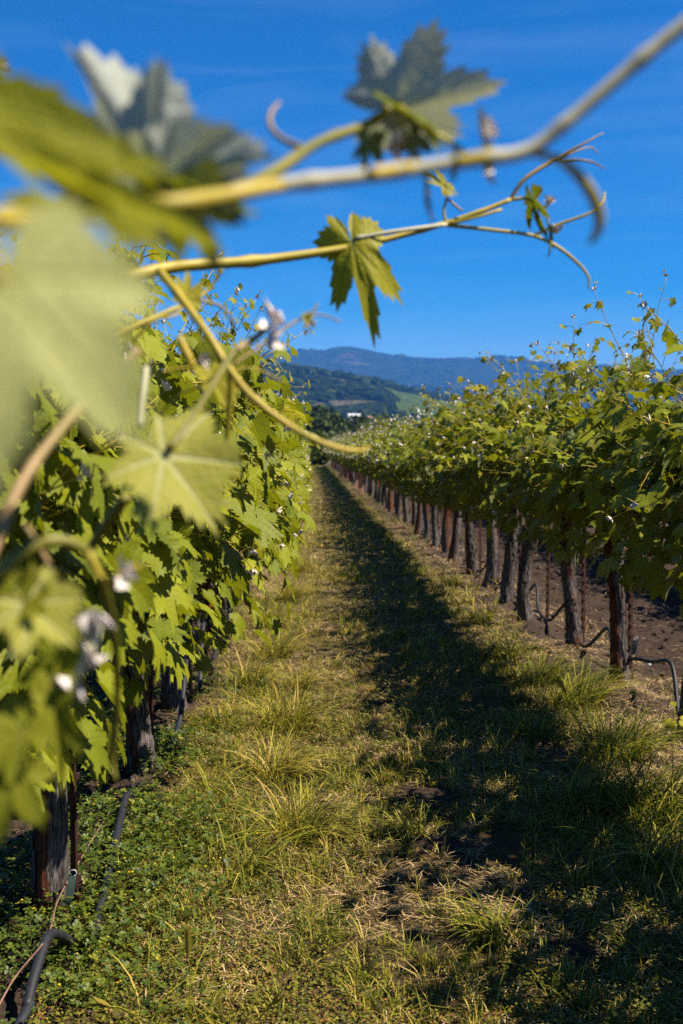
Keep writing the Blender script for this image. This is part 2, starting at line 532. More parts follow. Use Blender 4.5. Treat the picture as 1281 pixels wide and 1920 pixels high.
def hill_material(name, a, bcol, bare, s1, s2, lo, hi):
    m, nt, pb = new_mat(name)
    b = NB(nt)
    t = b.n('ShaderNodeTexCoord'); P = t.outputs['Object']
    c = b.ramp(b.noise(P, s1, 6, 0.65), [(0.35, a), (0.65, bcol)])
    mp_ = b.n('ShaderNodeMapping'); mp_.inputs['Scale'].default_value = (1, 1, 5.0)
    b.link(P, mp_.inputs[0])
    c = b.mix(b.ramp(b.noise(mp_.outputs[0], s2, 5, 0.6, 0.8), [(lo, 0.0), (hi, 0.85)]), c, bare)
    b.link(c, pb.inputs['Base Color'])
    pb.inputs['Roughness'].default_value = 1.0
    pb.inputs['Specular IOR Level'].default_value = 0.0
    b.link(b.bump(b.noise(P, s1 * 3, 5, 0.7), 1.0, 1.2 / s1), pb.inputs['Normal'])
    return m


M['ridge'] = hill_material('wooded_ridge', (0.010, 0.018, 0.007), (0.038, 0.040, 0.020), (0.26, 0.19, 0.13), 0.02, 0.0024, 0.61, 0.70)
M['hill'] = hill_material('oak_hill', (0.014, 0.022, 0.008), (0.036, 0.045, 0.016), (0.20, 0.17, 0.085), 0.03, 0.0065, 0.53, 0.59)
M['vinefield'] = noisy_material('hill_vineyard', (0.026, 0.043, 0.010), (0.06, 0.08, 0.018), 0.09, 1.0, 0.6, 2.0, (1, 0.15, 1), spec=0.0)


def sil(tbl, px):
    return np.interp(px, [p[0] for p in tbl], [p[1] for p in tbl])


def hill_fn(tbl, d0, d1, dmax, amp, fr, seed):
    def f(px, d):
        """px: direction (column of the photograph), d: ground distance; height of the terrain there"""
        D = FW + RT * 0
        e = (837 - sil(tbl, px)) / F_PX
        t = (d - d0) / (d1 - d0)
        prof = np.where(t < 1, sstep(-0.05, 1.05, t) ** 0.9, 1 - 0.35 * sstep(1, 2.0, t))
        X = (px - 575) / F_PX * d
        nn = fbm(X / fr, d / fr, seed, 5, 0.55) - 0.5
        valley = np.abs(fbm(X / (fr * 1.6), d / (fr * 3.0), seed + 5, 4) - 0.5) * 2
        env = np.clip(t * 2.2, 0, 1) * np.where(t < 1, 1.0 - sstep(0.72, 1.0, t) * 0.75, 0.25)
        return e * d1 * prof + amp * env * (nn * 1.3 + valley - 0.45) + H_CAM * 0 - 3.0 * (t < 0)
    return f


def dir_xy(px):
    a = YAW + np.arctan((np.asarray(px, float) - CX) / F_PX)
    return np.sin(a), np.cos(a)


def hill_mesh(name, f, px0, px1, nxp, dists, mat):
    pxs = np.linspace(px0, px1, nxp)
    A, D = np.meshgrid(pxs, dists)
    sx, cy_ = dir_xy(A)
    V = np.stack([(sx * D).ravel(), (cy_ * D).ravel(), f(A, D).ravel()], 1)
    n, m_ = nxp, len(dists)
    i = (np.arange(m_ - 1)[:, None] * n + np.arange(n - 1)[None, :]).ravel()
    return make_mesh(name, V, np.stack([i, i + 1, i + n + 1, i + n], 1), mat)


T_RIDGE = [(-600, 705), (0, 690), (300, 678), (440, 672), (500, 671), (560, 668), (610, 664), (640, 657), (655, 656), (690, 660), (760, 666), (790, 668),
           (830, 673), (880, 675), (940, 673), (975, 676), (1000, 685), (1040, 687), (1120, 690), (1281, 700), (1900, 720)]
T_HILL = [(-600, 640), (0, 655), (300, 672), (440, 684), (500, 690), (560, 697), (620, 704), (680, 713), (740, 724), (790, 736), (850, 752), (910, 764),
          (960, 778), (1040, 795), (1281, 822), (1900, 836)]
f_ridge = hill_fn(T_RIDGE, 2700, 5200, 6500, 120, 420, 11)
f_hill = hill_fn(T_HILL, 700, 1750, 2300, 16, 160, 23)
tag(obj('far_ridge', hill_mesh('far_ridge', f_ridge, -600, 1900, 420, np.linspace(2600, 6200, 110), M['ridge'])), 'long wooded ridge fading to blue under the sky', None, None, 'structure')
tag(obj('near_hill', hill_mesh('near_hill', f_hill, -600, 1900, 330, np.linspace(690, 2300, 100), M['hill'])), 'lower oak-dotted hill in front of the ridge', None, None, 'structure')

# pale vineyard block lying on the low hill's slope
pv = np.linspace(745, 925, 60)
dv = np.linspace(1080, 1560, 40)
A, D = np.meshgrid(pv, dv)
A = A + (D - 1300) * -0.06 + 14 * (vnoise(D / 90.0, D * 0, 5) - 0.5) * 2
sx, cy_ = dir_xy(A)
V = np.stack([(sx * D).ravel(), (cy_ * D).ravel(), (f_hill(A, D) + 1.6).ravel()], 1)
i = (np.arange(39)[:, None] * 60 + np.arange(59)[None, :]).ravel()
tag(obj('hillside_vineyard', make_mesh('hillside_vineyard', V, np.stack([i, i + 1, i + 61, i + 60], 1), M['vinefield'])), 'pale green vineyard block on the low hill slope', None, None, 'structure')

# oaks that dot and cover the low hill: one far-off wood
ICO = None


def ico(sub=1):
    import bmesh
    bm = bmesh.new()
    bmesh.ops.create_icosphere(bm, subdivisions=sub, radius=1.0)
    V = np.array([v.co[:] for v in bm.verts]); bm.verts.ensure_lookup_table()
    T = np.array([[v.index for v in f.verts] for f in bm.faces])
    bm.free()
    return V, T


rg = np.random.default_rng(5)
iv, it = ico(1)
M['oak'] = tint_material('hill_oak', [(0.0, (0.006, 0.012, 0.004)), (0.6, (0.014, 0.024, 0.007)), (1.0, (0.032, 0.042, 0.014))], 1.0, 0.0, 0.0)
acc = Acc()
cnt = 0
while cnt < 3400:
    px, d = rg.uniform(380, 1300), 700 + 1150 * rg.random() ** 0.8
    sx, cy_ = dir_xy(px)
    x, y = float(sx * d), float(cy_ * d)
    if fbm(x / 75, y / 75, 41, 4) < 0.47: continue
    if 1060 < d < 1580 and 735 < px + (d - 1300) * 0.06 < 935: continue
    s = rg.uniform(3.0, 6.5)
    V = iv * s * (1 + 0.30 * rg.standard_normal((len(iv), 1))) * np.array([1.15, 1.15, rg.uniform(0.7, 1.0)])
    acc.add(V + np.array([x, y, float(f_hill(np.array(px), np.array(d))) + s * 0.45]), it, tint=float(rg.random()))
    cnt += 1
tag(obj('hillside_woods', acc.mesh('hillside_woods', M['oak'], False)), 'dark oaks scattered and massed over the low hill', None, None, 'stuff')
acc = Acc()
for _ in range(5000):
    px, d = rg.uniform(420, 1290), rg.uniform(3000, 5250)
    sx, cy_ = dir_xy(px)
    x, y = float(sx * d), float(cy_ * d)
    if fbm(x / 230, y / 230, 71, 4) < 0.5: continue
    s = rg.uniform(7, 15)
    V = iv * s * (1 + 0.32 * rg.standard_normal((len(iv), 1))) * np.array([1.2, 1.2, 0.7])
    acc.add(V + np.array([x, y, float(f_ridge(np.array(px), np.array(d))) + s * 0.15]), it, tint=float(rg.random()))
tag(obj('ridge_woods', acc.mesh('ridge_woods', M['oak'], False)), 'woodland covering the far blue ridge', None, None, 'stuff')

# ------------------------------------------------------------------ leaf shapes


def leaf_geo(n_out, n_in, seed, deep=0.0, droop=0.25, fold=0.15, teeth=0.06, wav=0.05):
    q = np.random.default_rng(seed)
    tips = [(0, 1.0), (48, 0.90), (100, 0.70), (150, 0.48)]
    sin_ = [(24, 0.64 - 0.30 * deep), (76, 0.56 - 0.20 * deep), (127, 0.47 - 0.08 * deep), (179, 0.10)]
    ctl = []
    for sgn in (1, -1):
        row = []
        for (ta, tr), (sa, sr) in zip(tips, sin_):
            j = 1 + 0.08 * q.standard_normal()
            row.append((ta + (4 * q.standard_normal() if ta else 0), tr * j if ta else tr, 1))
            row.append((sa + 2 * q.standard_normal() if sa < 170 else sa, sr * (1 + 0.1 * q.standard_normal()), 0))
        ctl.append(row)
    def rad(a):
        sgn = 0 if a >= 0 else 1
        aa = abs(a); row = ctl[sgn]
        for (a0, r0, k0), (a1, r1, k1) in zip(row[:-1], row[1:]):
            if aa <= a1 or (a1 >= 178):
                u = min(max((aa - a0) / (a1 - a0), 0), 1)
                if k0 == 1:      # from tip to sinus
                    v = 1 - (1 - u) ** 1.15 if u < 1 else 1
                    lin = r0 + (r1 - r0) * u ** 1.25
                else:
                    lin = r0 + (r1 - r0) * (1 - (1 - u) ** 1.25)
                return lin
        return row[-1][1]
    if n_out <= 16:
        A = []
        for sgn, row in ((1, ctl[0]), (-1, ctl[1])):
            A += [(sgn * a, r) for a, r, k in row]
        A = sorted({round(a, 3): (a, r) for a, r in A if abs(a) < 178}.values()) + [(180, 0.1)]
        ang = np.array([a for a, r in A]); rr = np.array([r for a, r in A])
    else:
        ang = np.linspace(-176, 176, n_out)
        rr = np.array([rad(a) for a in ang])
        saw = np.where(np.arange(n_out) % 2 == 0, 1.0, -1.0)
        rr = rr * (1 + teeth * saw * (0.6 + 0.8 * q.random(n_out)))
    n_out = len(ang)
    def pts(an, r):
        return np.stack([np.sin(np.radians(an)) * r, np.cos(np.radians(an)) * r], 1)
    rings = [np.zeros((1, 2))]
    P_out = pts(ang, rr)
    if n_in:
        ia = np.linspace(-170, 170, n_in)
        P_in = pts(ia, np.array([rad(a) for a in ia]) * 0.55)
        P = np.concatenate([rings[0], P_in, P_out])
        T = [[0, 1 + k + 1, 1 + k] for k in range(n_in - 1)]
        # stitch inner to outer by angle
        i = j = 0
        while i < n_in - 1 or j < n_out - 1:
            ni = ia[i + 1] if i < n_in - 1 else 999
            nj = ang[j + 1] if j < n_out - 1 else 999
            if ni < nj:
                T.append([1 + i, 1 + i + 1, 1 + n_in + j]); i += 1
            else:
                T.append([1 + n_in + j, 1 + i, 1 + n_in + j + 1]); j += 1
    else:
        P = np.concatenate([rings[0], P_out])
        T = [[0, 1 + k + 1, 1 + k] for k in range(n_out - 1)] + [[0, 1, n_out]]
        P_in = None
    r = np.linalg.norm(P, axis=1)
    a = np.degrees(np.arctan2(P[:, 0], P[:, 1]))
    dv_ = np.min(np.abs(((a[:, None] - np.array([0, 48, -48, 100, -100, 150, -150])[None, :]) + 180) % 360 - 180), axis=1)
    z = -droop * r ** 2 + fold * np.abs(P[:, 0]) + 0.07 * r * np.sin(np.radians(np.clip(dv_ / 26 * 90, 0, 90)))
    ph = q.uniform(0, 6.28, 3)
    z = z + wav * np.sin(P[:, 0] * 4 + ph[0]) * np.cos(P[:, 1] * 3.4 + ph[1]) + wav * 0.7 * r * np.sin(np.radians(a * 3) + ph[2])
    V = np.column_stack([P, z])
    T = np.array(T)
    # make every face wind so that its normal is +Z
    e = np.cross(V[T[:, 1]] - V[T[:, 0]], V[T[:, 2]] - V[T[:, 0]])[:, 2]
    T[e < 0] = T[e < 0][:, ::-1]
    return V, T, P * 0.4 + 0.5


LEAF_MED = [leaf_geo(60, 13, 100 + k, teeth=0.085, wav=0.06, deep=[0.1, 0.3, 0.0, 0.5, 0.2, 0.7][k], droop=[0.2, 0.35, 0.1, 0.3, 0.45, 0.25][k], fold=[0.1, 0.25, 0.3, 0.05, 0.2, 0.4][k]) for k in range(6)]
LEAF_LOW = [leaf_geo(14, 0, 200 + k, deep=0.2 * k, droop=0.1 + 0.12 * k, fold=0.1 + 0.1 * k) for k in range(4)]
ME_LEAF = [make_mesh('leaf', *g[:2], M['leaf'], g[2], np.zeros(len(g[0]))) for g in LEAF_MED]
ME_YOUNG = [make_mesh('young_leaf', *g[:2], M['young'], g[2], np.zeros(len(g[0]))) for g in LEAF_MED[3:]]
def pleat(g, amp):
    V, T, P = g
    V = V.copy()
    a = np.degrees(np.arctan2(V[:, 0], V[:, 1]))
    r = np.hypot(V[:, 0], V[:, 1])
    V[:, 2] += amp * r * np.abs(np.sin(np.radians(a * 3.75)))
    return V, T, P


HI = [leaf_geo(84, 26, 300 + k, deep=[0.25, 0.75, 0.45, 1.0][k], droop=[0.22, 0.3, 0.12, 0.25][k], fold=[0.12, 0.10, 0.25, 0.2][k], teeth=0.075, wav=0.035) for k in range(4)]
HI.append(pleat(leaf_geo(96, 40, 310, deep=-0.30, droop=0.1, fold=0.2, teeth=0.05, wav=0.02), 0.24))
HI.append(leaf_geo(84, 26, 320, deep=0.5, droop=0.15, fold=0.55, teeth=0.08, wav=0.05))
HI.append(leaf_geo(84, 26, 333, deep=-0.05, droop=0.22, fold=0.15, teeth=0.10, wav=0.06))
# flatter template for leaves right at the lens
M['near_leaf'] = leaf_material('lens_side_leaf', (0.165, 0.175, 0.010), (0.22, 0.215, 0.014), (0.20, 0.22, 0.16), (0.34, 0.33, 0.01), 0.42, 0.55, 0.12, 0.5)
M['felt_leaf'] = leaf_material('grey_backed_leaf', (0.07, 0.09, 0.008), (0.10, 0.115, 0.012), (0.46, 0.48, 0.40), (0.36, 0.38, 0.22), 0.34, 0.7, 0.2, 0.30, True)
M['pale_leaf'] = leaf_material('pale_lens_side_leaf', (0.29, 0.29, 0.085), (0.33, 0.33, 0.12), (0.30, 0.31, 0.17), (0.34, 0.36, 0.03), 0.25, 0.6, 0.2, 0.5)
M['veined_leaf'] = leaf_material('pale_veined_leaf', (0.25, 0.24, 0.025), (0.34, 0.32, 0.07), (0.24, 0.25, 0.12), (0.36, 0.35, 0.02), 0.30, 0.55, 0.10, 0.50, False, 2.0)


def basis(tip, nor):
    n = Vector(nor).normalized()
    t = Vector(tip); t = (t - n * t.dot(n))
    if t.length < 1e-4: t = n.orthogonal()
    t.normalize()
    x = t.cross(n)
    return Matrix((x, t, n)).transposed()


# shoot tip: a few folded felted leaflets round a bud
def tip_mesh(seed):
    q = np.random.default_rng(seed)
    a = Acc()
    for k in range(5):
        az, el = q.uniform(0, 6.28), q.uniform(0.1, 1.3)
        d = np.array([math.cos(az) * math.cos(el), math.sin(az) * math.cos(el), math.sin(el)])
        s = np.cross(d, [0.3, 0.2, 1]); s /= np.linalg.norm(s)
        up = np.cross(s, d)
        L, W = q.uniform(0.012, 0.024), q.uniform(0.004, 0.008)
        V = [d * 0, d * L * 0.5 + s * W + up * 0.003, d * L, d * L * 0.5 - s * W + up * 0.003, d * L * 0.45 - up * 0.002]
        a.add(V, [[0, 1, 4], [4, 1, 2], [4, 2, 3], [0, 4, 3]])
    return a.mesh('shoot_tip', M['tip'])


ME_TIP = [tip_mesh(k) for k in range(4)]


def cluster_mesh(seed):
    """grape inflorescence: a cone of tiny buds"""
    q = np.random.default_rng(seed)
    a = Acc()
    a.add(*tube([[0, 0, 0], [0, 0, -0.05], [0.004, 0, -0.1]], [0.0016, 0.0013, 0.0006], 4))
    ov = np.array([[1, 0, 0], [-1, 0, 0], [0, 1, 0], [0, -1, 0], [0, 0, 1], [0, 0, -1]]) * 0.0026
    ot = [[0, 2, 4], [2, 1, 4], [1, 3, 4], [3, 0, 4], [2, 0, 5], [1, 2, 5], [3, 1, 5], [0, 3, 5]]
    for _ in range(80):
        t = q.random()
        az = q.uniform(0, 6.28); r = (1 - t) * 0.02 * q.random() ** 0.5 + 0.003
        a.add(ov * q.uniform(0.7, 1.3) + np.array([math.cos(az) * r, math.sin(az) * r, -0.02 - 0.09 * t]), ot)
    return a.mesh('flower_cluster', M['flower'])


ME_CLUSTER = [cluster_mesh(k) for k in range(2)]

# ------------------------------------------------------------------ grapevines


def trunk_parts(seed, x_lean, fine, h=0.93, r0=0.043, twist=1.2, red=None):
    """trunk and cordon meshes, base at the origin, the cordon along Y"""
    q = np.random.default_rng(seed)
    n, k = (44, 32) if fine else (14, 10)
    zz = np.linspace(-0.06, h, n)
    t = (zz + 0.06) / (h + 0.06)
    bx = x_lean * (1 - t) * np.sin(t * 3 + seed) + 0.020 * np.sin(t * 5.0 + seed * 1.7) * (1 - t * 0.5)
    by = 0.05 * np.sin(t * 3.4 + seed * 2.3) * t * (1 - t) * 2
    prof = r0 * (1.05 + 0.55 * np.exp(-t * 9) - 0.12 * t + 0.10 * np.sin(t * 7 + seed) + 0.35 * sstep(0.86, 1.0, t))
    ang = np.arange(k) * 2 * math.pi / k
    A, Z = np.meshgrid(ang, zz)
    tw = A + twist * Z * 2
    cx_, sx_ = np.cos(tw), np.sin(tw)
    rid = 0.20 * (fbm(cx_ * 1.7 + 9, sx_ * 1.7 + Z * 1.8 + seed * 3, seed, 3) - 0.5) * 2
    rid += (0.20 * (np.abs(fbm(cx_ * 5 + 3, sx_ * 5 + Z * 3.0 + seed, seed + 3, 4) - 0.5) * 4 - 0.5)) if fine else 0
    rid += 0.10 * (fbm(Z * 11 + cx_ * 2, sx_ * 2 + seed, seed + 9, 3) - 0.5) * 2
    rad = prof[:, None] * (1 + rid)
    V = np.stack([bx[:, None] + rad * np.cos(A), by[:, None] + rad * np.sin(A), Z], -1).reshape(-1, 3)
    i0 = np.arange(n - 1)[:, None] * k + np.arange(k)[None, :]
    i1 = np.arange(n - 1)[:, None] * k + (np.arange(k)[None, :] + 1) % k
    Q = np.stack([i0, i1, i1 + k, i0 + k], -1).reshape(-1, 4)
    red_at, red_w = red if red is not None else (q.uniform(0, 6.28), q.uniform(0.0, 0.55))
    rt_ = np.clip(0.5 + 0.8 * (np.cos(A + Z * 1.1 - red_at) - 1.0) + red_w, 0, 1).reshape(-1)
    a = Acc(); a.add(V, Q, tint=rt_)
    a.add(np.concatenate([V[-k:], [[bx[-1], by[-1], h + 0.02]]]), [[j, (j + 1) % k, k] for j in range(k)], tint=0.1)
    if fine:   # loose strips of bark standing off the trunk
        for _ in range(26):
            a0, z0, L = q.uniform(0, 6.28), q.uniform(0.02, 0.6), q.uniform(0.08, 0.28)
            pts_ = []
            for s in np.linspace(0, 1, 6):
                zq = z0 + L * s
                tq = (zq + 0.06) / (h + 0.06)
                bxq, byq, rq = np.interp(tq, t, bx), np.interp(tq, t, by), np.interp(tq, t, prof)
                aa = a0 - twist * zq * 2 * 0.5
                off = rq * 1.10 + 0.010 * (s ** 2) * q.uniform(0.2, 1)
                for e in (-1, 1):
                    pts_.append([bxq + off * math.cos(aa + e * 0.09), byq + off * math.sin(aa + e * 0.09), zq])
            a.add(pts_, [[2 * j, 2 * j + 1, 2 * j + 3, 2 * j + 2] for j in range(5)], tint=float(q.random() * 0.55))
    trunk = a.mesh('trunk', M['bark'])
    c = Acc()
    for sg in (1, -1):
        ypos = np.linspace(0, 0.55, 9 if fine else 5)
        P = np.stack([bx[-1] + 0.012 * np.sin(ypos * 20 + seed), by[-1] + sg * ypos, h - 0.01 + 0.02 * np.sin(ypos * 13 + seed + sg) - 0.03 * np.exp(-ypos * 20)], 1)
        c.add(*tube(P, np.linspace(0.030, 0.016, len(P)) * (1 + 0.2 * np.sin(ypos * 40)), 10 if fine else 6), tint=0.1)
        for yy in (0.1, 0.22, 0.34, 0.46):
            j = np.interp(yy, ypos, np.arange(len(P)))
            p = P[int(round(j))]
            c.add(*tube([p, p + [q.normal(0, 0.01), 0, 0.035], p + [q.normal(0, 0.02), q.normal(0, 0.01), 0.06]], [0.011, 0.010, 0.008], 6), tint=0.2)
    return trunk, c.mesh('cordon', M['bark'])


SHAPE = {   # canopy form by row: side weights, lean, lengths, droop, shoots
    'L': dict(side=0.66, lean=(0.1, 1.15), length=(0.6, 1.08), droop=(0.5, 3.0), up=0.30, n=35, S=(0.052, 0.088), skirt=(420, (-0.30, 0.60), (0.46, 1.48)), xmax=0.64, zmin=0.46, core=170, clear=-0.15),
    'R': dict(side=0.50, lean=(0.05, 0.85), length=(0.65, 1.15), droop=(0.3, 2.3), up=0.26, n=32, S=(0.056, 0.090), skirt=(230, (-0.44, 0.40), (0.64, 1.30)), xmax=0.60, zmin=0.64, core=170, clear=0.80),
}


def grow(seed, row, xlim=None, zmax=9.0, zmin=None, clear=None):
    """shoots and leaves of one vine, relative to its foot"""
    s = SHAPE[row]
    q = np.random.default_rng(seed)
    zlo = s['zmin'] if zmin is None else zmin
    clear = s['clear'] if clear is None else clear
    low = lambda p: p[2] < (max(zlo, clear + 1.38 * p[0]) if p[0] > 0 else zlo)    # the sun-side edge of the canopy slopes up
    canes, leaves, tips, fl = [], [], [], []
    for i in range(s['n']):
        sd = 1 if q.random() < s['side'] else -1
        p = np.array([q.normal(0, 0.02), q.uniform(-0.54, 0.54), 0.95 + q.normal(0, 0.02)])
        upright = q.random() < s['up']
        d = np.array([sd * (q.uniform(0, 0.3) if upright else q.uniform(*s['lean'])), q.normal(0, 0.28), 1.0 if upright else q.uniform(0.5, 1.0)])
        d /= np.linalg.norm(d)
        L = q.uniform(*s['length']) * ((1.22 if row == 'L' else 1.0) if upright else 1.05)
        g = q.uniform(0.0, 0.5) if upright else q.uniform(*s['droop'])
        ds = 0.055
        n = int(L / ds)
        P = [p.copy()]
        ph = q.uniform(0, 6.28)
        nodes = []
        for k in range(n):
            d = d + np.array([q.normal(0, 0.05), q.normal(0, 0.05), -g * ds * (0.5 + k / n)])
            d /= np.linalg.norm(d)
            p = p + d * ds
            if low(p + np.array([0, 0, 0.03])) or p[2] > zmax or abs(p[0]) > s['xmax'] or (xlim is not None and p[0] > xlim[1]): break
            P.append(p.copy()); nodes.append((p.copy(), d.copy(), k / n))
        P = np.array(P)
        if len(P) < 4: continue
        rad = np.linspace(0.0042, 0.0012, len(P))
        pets = []
        for k, (pp, dd, f) in enumerate(nodes):
            if k < 1: continue
            out = np.array([math.copysign(1, pp[0] if abs(pp[0]) > 0.06 else q.normal()), q.normal(0, 0.5), 0])
            out /= np.linalg.norm(out)
            side = np.cross(dd, [0, 0, 1]); side /= np.linalg.norm(side) + 1e-6
            side *= (1 if k % 2 else -1)
            pd = side * 0.75 + out * 0.7 + np.array([0, 0, 0.35]) + q.normal(0, 0.3, 3)
            pd /= np.linalg.norm(pd)
            size = q.uniform(*s['S']) * (0.72 + 0.28 * min(1, f * 4)) * (1 - 0.78 * max(0, (f - 0.45) / 0.55) ** 1.1)
            lp = pp + pd * (0.035 + size * 0.55)
            nor = out * 0.62 + np.array([0, 0, 0.45]) + np.array(sun_dir) * 0.35 + q.normal(0, 0.36, 3)
            tip = pd * 0.5 + np.array([0, 0, -0.75]) + q.normal(0, 0.4, 3)
            if low(lp + np.array([0, 0, 0.06])): continue
            if xlim is not None and not (xlim[0] < lp[0] < xlim[1]): continue
            leaves.append((lp, tip, nor, size, f > 0.78))
            pets.append((pp, (pp + lp) / 2 + np.array([0, 0, 0.006]), lp, size))
        if len(pets) < 2: continue
        tend = []
        for k in range(3, len(nodes) - 1, 4):
            if q.random() < 0.5:
                pp, dd, f = nodes[k]
                t0 = q.normal(0, 1, 3) * np.array([1, 1, 0.5]) + np.array([sd * 0.6, 0, 0.1]); t0 /= np.linalg.norm(t0)
                Lt = q.uniform(0.08, 0.18)
                c1 = np.cross(t0, q.normal(0, 1, 3)); c1 /= np.linalg.norm(c1)
                tend.append([pp, pp + t0 * Lt * 0.4, pp + t0 * Lt * 0.75 + c1 * 0.012, pp + t0 * Lt + c1 * 0.05])
        canes.append((P, rad, pets, tend))
        if P[-1][2] > 0.75: tips.append((P[-1], P[-1] - P[-2]))
        if len(nodes) > 4 and q.random() < 0.35:
            fl.append(nodes[3][0])
    n, xr, zr = s['skirt']
    for _ in range(n):
        lp = np.array([q.uniform(*xr), q.uniform(-0.56, 0.56), zr[0] + (zr[1] - zr[0]) * q.random() ** 0.8])
        lp[0] *= min(1.0, 0.70 + (lp[2] - zr[0]) * 1.4)
        if xlim is not None and not (xlim[0] < lp[0] < xlim[1]): continue
        if low(lp): continue
        out = np.array([math.copysign(1, lp[0]), q.normal(0, 0.4), 0])
        nor = out * 0.7 + np.array([0, 0, 0.4]) + np.array(sun_dir) * 0.3 + q.normal(0, 0.33, 3)
        tip = out * 0.3 + np.array([0, 0, -0.9]) + q.normal(0, 0.35, 3)
        leaves.append((lp, tip, nor, q.uniform(*s['S']), False))
    for _ in range(s['core']):      # shaded leaves inside the canopy
        th, rr_ = q.uniform(0, 6.28), q.random() ** 0.5
        lp = np.array([0.30 * rr_ * math.cos(th), q.uniform(-0.56, 0.56), 1.12 + 0.34 * rr_ * math.sin(th)])
        if xlim is not None and not (xlim[0] < lp[0] < xlim[1]): continue
        leaves.append((lp, np.array([0, 0, -1]) + q.normal(0, 0.6, 3), np.array(sun_dir) + q.normal(0, 0.5, 3), q.uniform(*s['S']) * 1.05, False))
    return canes, leaves, tips, fl


def cane_mesh(canes, k=5, petioles=True):
    a = Acc()
    for P, rad, pets, tend in canes:
        a.add(*tube(P[::2] if k < 5 else P, rad[::2] if k < 5 else rad, k))
        if petioles:
            for p0, p1, p2, sz in pets:
                a.add(*tube([p0, p1, p2], [0.0016, 0.0013, 0.0011], 3, False))
            for t in tend:
                a.add(*tube(smooth_path(t, 8), np.linspace(0.0013, 0.0005, 8), 3, False))
    return a.mesh('cane', M['cane'])


def place_leaf(o, lp, tip, nor, size):
    Bm = basis(tip, nor)
    o.rotation_mode = 'QUATERNION'
    o.rotation_quaternion = Bm.to_quaternion()
    o.location = lp
    o.scale = (size, size, size)


def leaf_stuff(leaves, name='leaf_mass', seed=0, geo=None):
    geo = geo or LEAF_LOW
    q = np.random.default_rng(seed)
    a = Acc()
    for lp, tip, nor, size, yg in leaves:
        Bm = np.array(basis(tip, nor))
        V, T, U = geo[q.integers(len(geo))]
        tn = q.random()
        a.add((V * size) @ Bm.T + lp, T, U, tn)
    return a.mesh(name, M['leaf'])


def tip_stuff(tips, seed=0):
    a = Acc()
    q = np.random.default_rng(seed)
    for p, d in tips:
        for k in range(3):
            dd = q.normal(0, 1, 3) * 0.6 + d / (np.linalg.norm(d) + 1e-9); dd /= np.linalg.norm(dd)
            s_ = np.cross(dd, q.normal(0, 1, 3)); s_ /= np.linalg.norm(s_)
            L, W = q.uniform(0.024, 0.042), q.uniform(0.008, 0.014)
            o0 = p + q.normal(0, 0.03, 3)
            a.add([o0, o0 + dd * L * .5 + s_ * W, o0 + dd * L, o0 + dd * L * .5 - s_ * W], [[0, 1, 2, 3]])
    return a.mesh('felted_tips', M['tip'])


ORD = ['first', 'second', 'third', 'fourth', 'fifth', 'sixth', 'seventh', 'eighth', 'ninth', 'tenth', 'eleventh', 'twelfth', 'thirteenth', 'fourteenth',
       'fifteenth', 'sixteenth', 'seventeenth', 'eighteenth', 'nineteenth', 'twentieth']


def detailed_vine(x, y, seed, row, label, group, n_single, lean=0.02, fine=True, xlim=None, twist=1.2, r0=0.043, zmax=9.0, zmin=None, red=None, clear=None):
    root = empty('grapevine', (x, y, float(gz(x, y)) - 0.005), label, 'grapevine', group)
    tr, co = trunk_parts(seed, lean, fine, twist=twist, r0=r0, red=red)
    obj('trunk', tr, root); obj('cordon', co, root)
    canes, leaves, tips, fl = grow(seed * 13 + 1, row, xlim, zmax, zmin, clear)
    q = random.Random(seed)
    for c in canes:
        obj('cane', cane_mesh([c]), root)
    vis = 1 if row == 'L' else -1
    def score(l):
        lp, tip, nor, size, yg = l
        return vis * lp[0] * 1.0 + size * 4 - 0.25 * lp[1] + 0.15 * lp[2] + q.random() * 0.25
    leaves.sort(key=score, reverse=True)
    for lp, tip, nor, size, yg in leaves[:n_single]:
        me = q.choice(ME_YOUNG) if yg else q.choice(ME_LEAF)
        o = obj('leaf', me, root)
        place_leaf(o, lp, tip, nor, size)
    rest = leaves[n_single:]
    if len(rest) > 5:
        tag(obj('leaf_mass', leaf_stuff(rest, seed=seed, geo=LEAF_MED if fine else LEAF_LOW), root), None, None, None, 'stuff')
    for p, d in tips:
        o = obj('shoot_tip', ME_TIP[q.randrange(4)], root)
        o.location = p; o.scale = (1.15,) * 3
        o.rotation_euler = Vector(d).to_track_quat('Z', 'Y').to_euler()
    for p in fl[:6]:
        o = obj('flower_cluster', ME_CLUSTER[q.randrange(2)], root)
        o.location = p; o.rotation_euler = (q.uniform(-.5, .5), q.uniform(-.5, .5), q.uniform(0, 6))
    return root


# simpler vines for the distance: four of each row, copied
def simple_proto(seed, row, every=1, grow_size=1.0):
    tr, co = trunk_parts(seed, 0.02, False)
    canes, leaves, tips, fl = grow(seed * 7 + 2, row)
    leaves = [(a, b, c, d * grow_size, e) for a, b, c, d, e in leaves[::every]]
    return dict(trunk=tr, cordon=co, cane=cane_mesh(canes, 3, False), mass=leaf_stuff(leaves, seed=seed), tips=tip_stuff(tips, seed), leaves=leaves)


PROTO = {'L': [simple_proto(40 + k, 'L') for k in range(3)], 'R': [simple_proto(60 + k, 'R') for k in range(4)]}


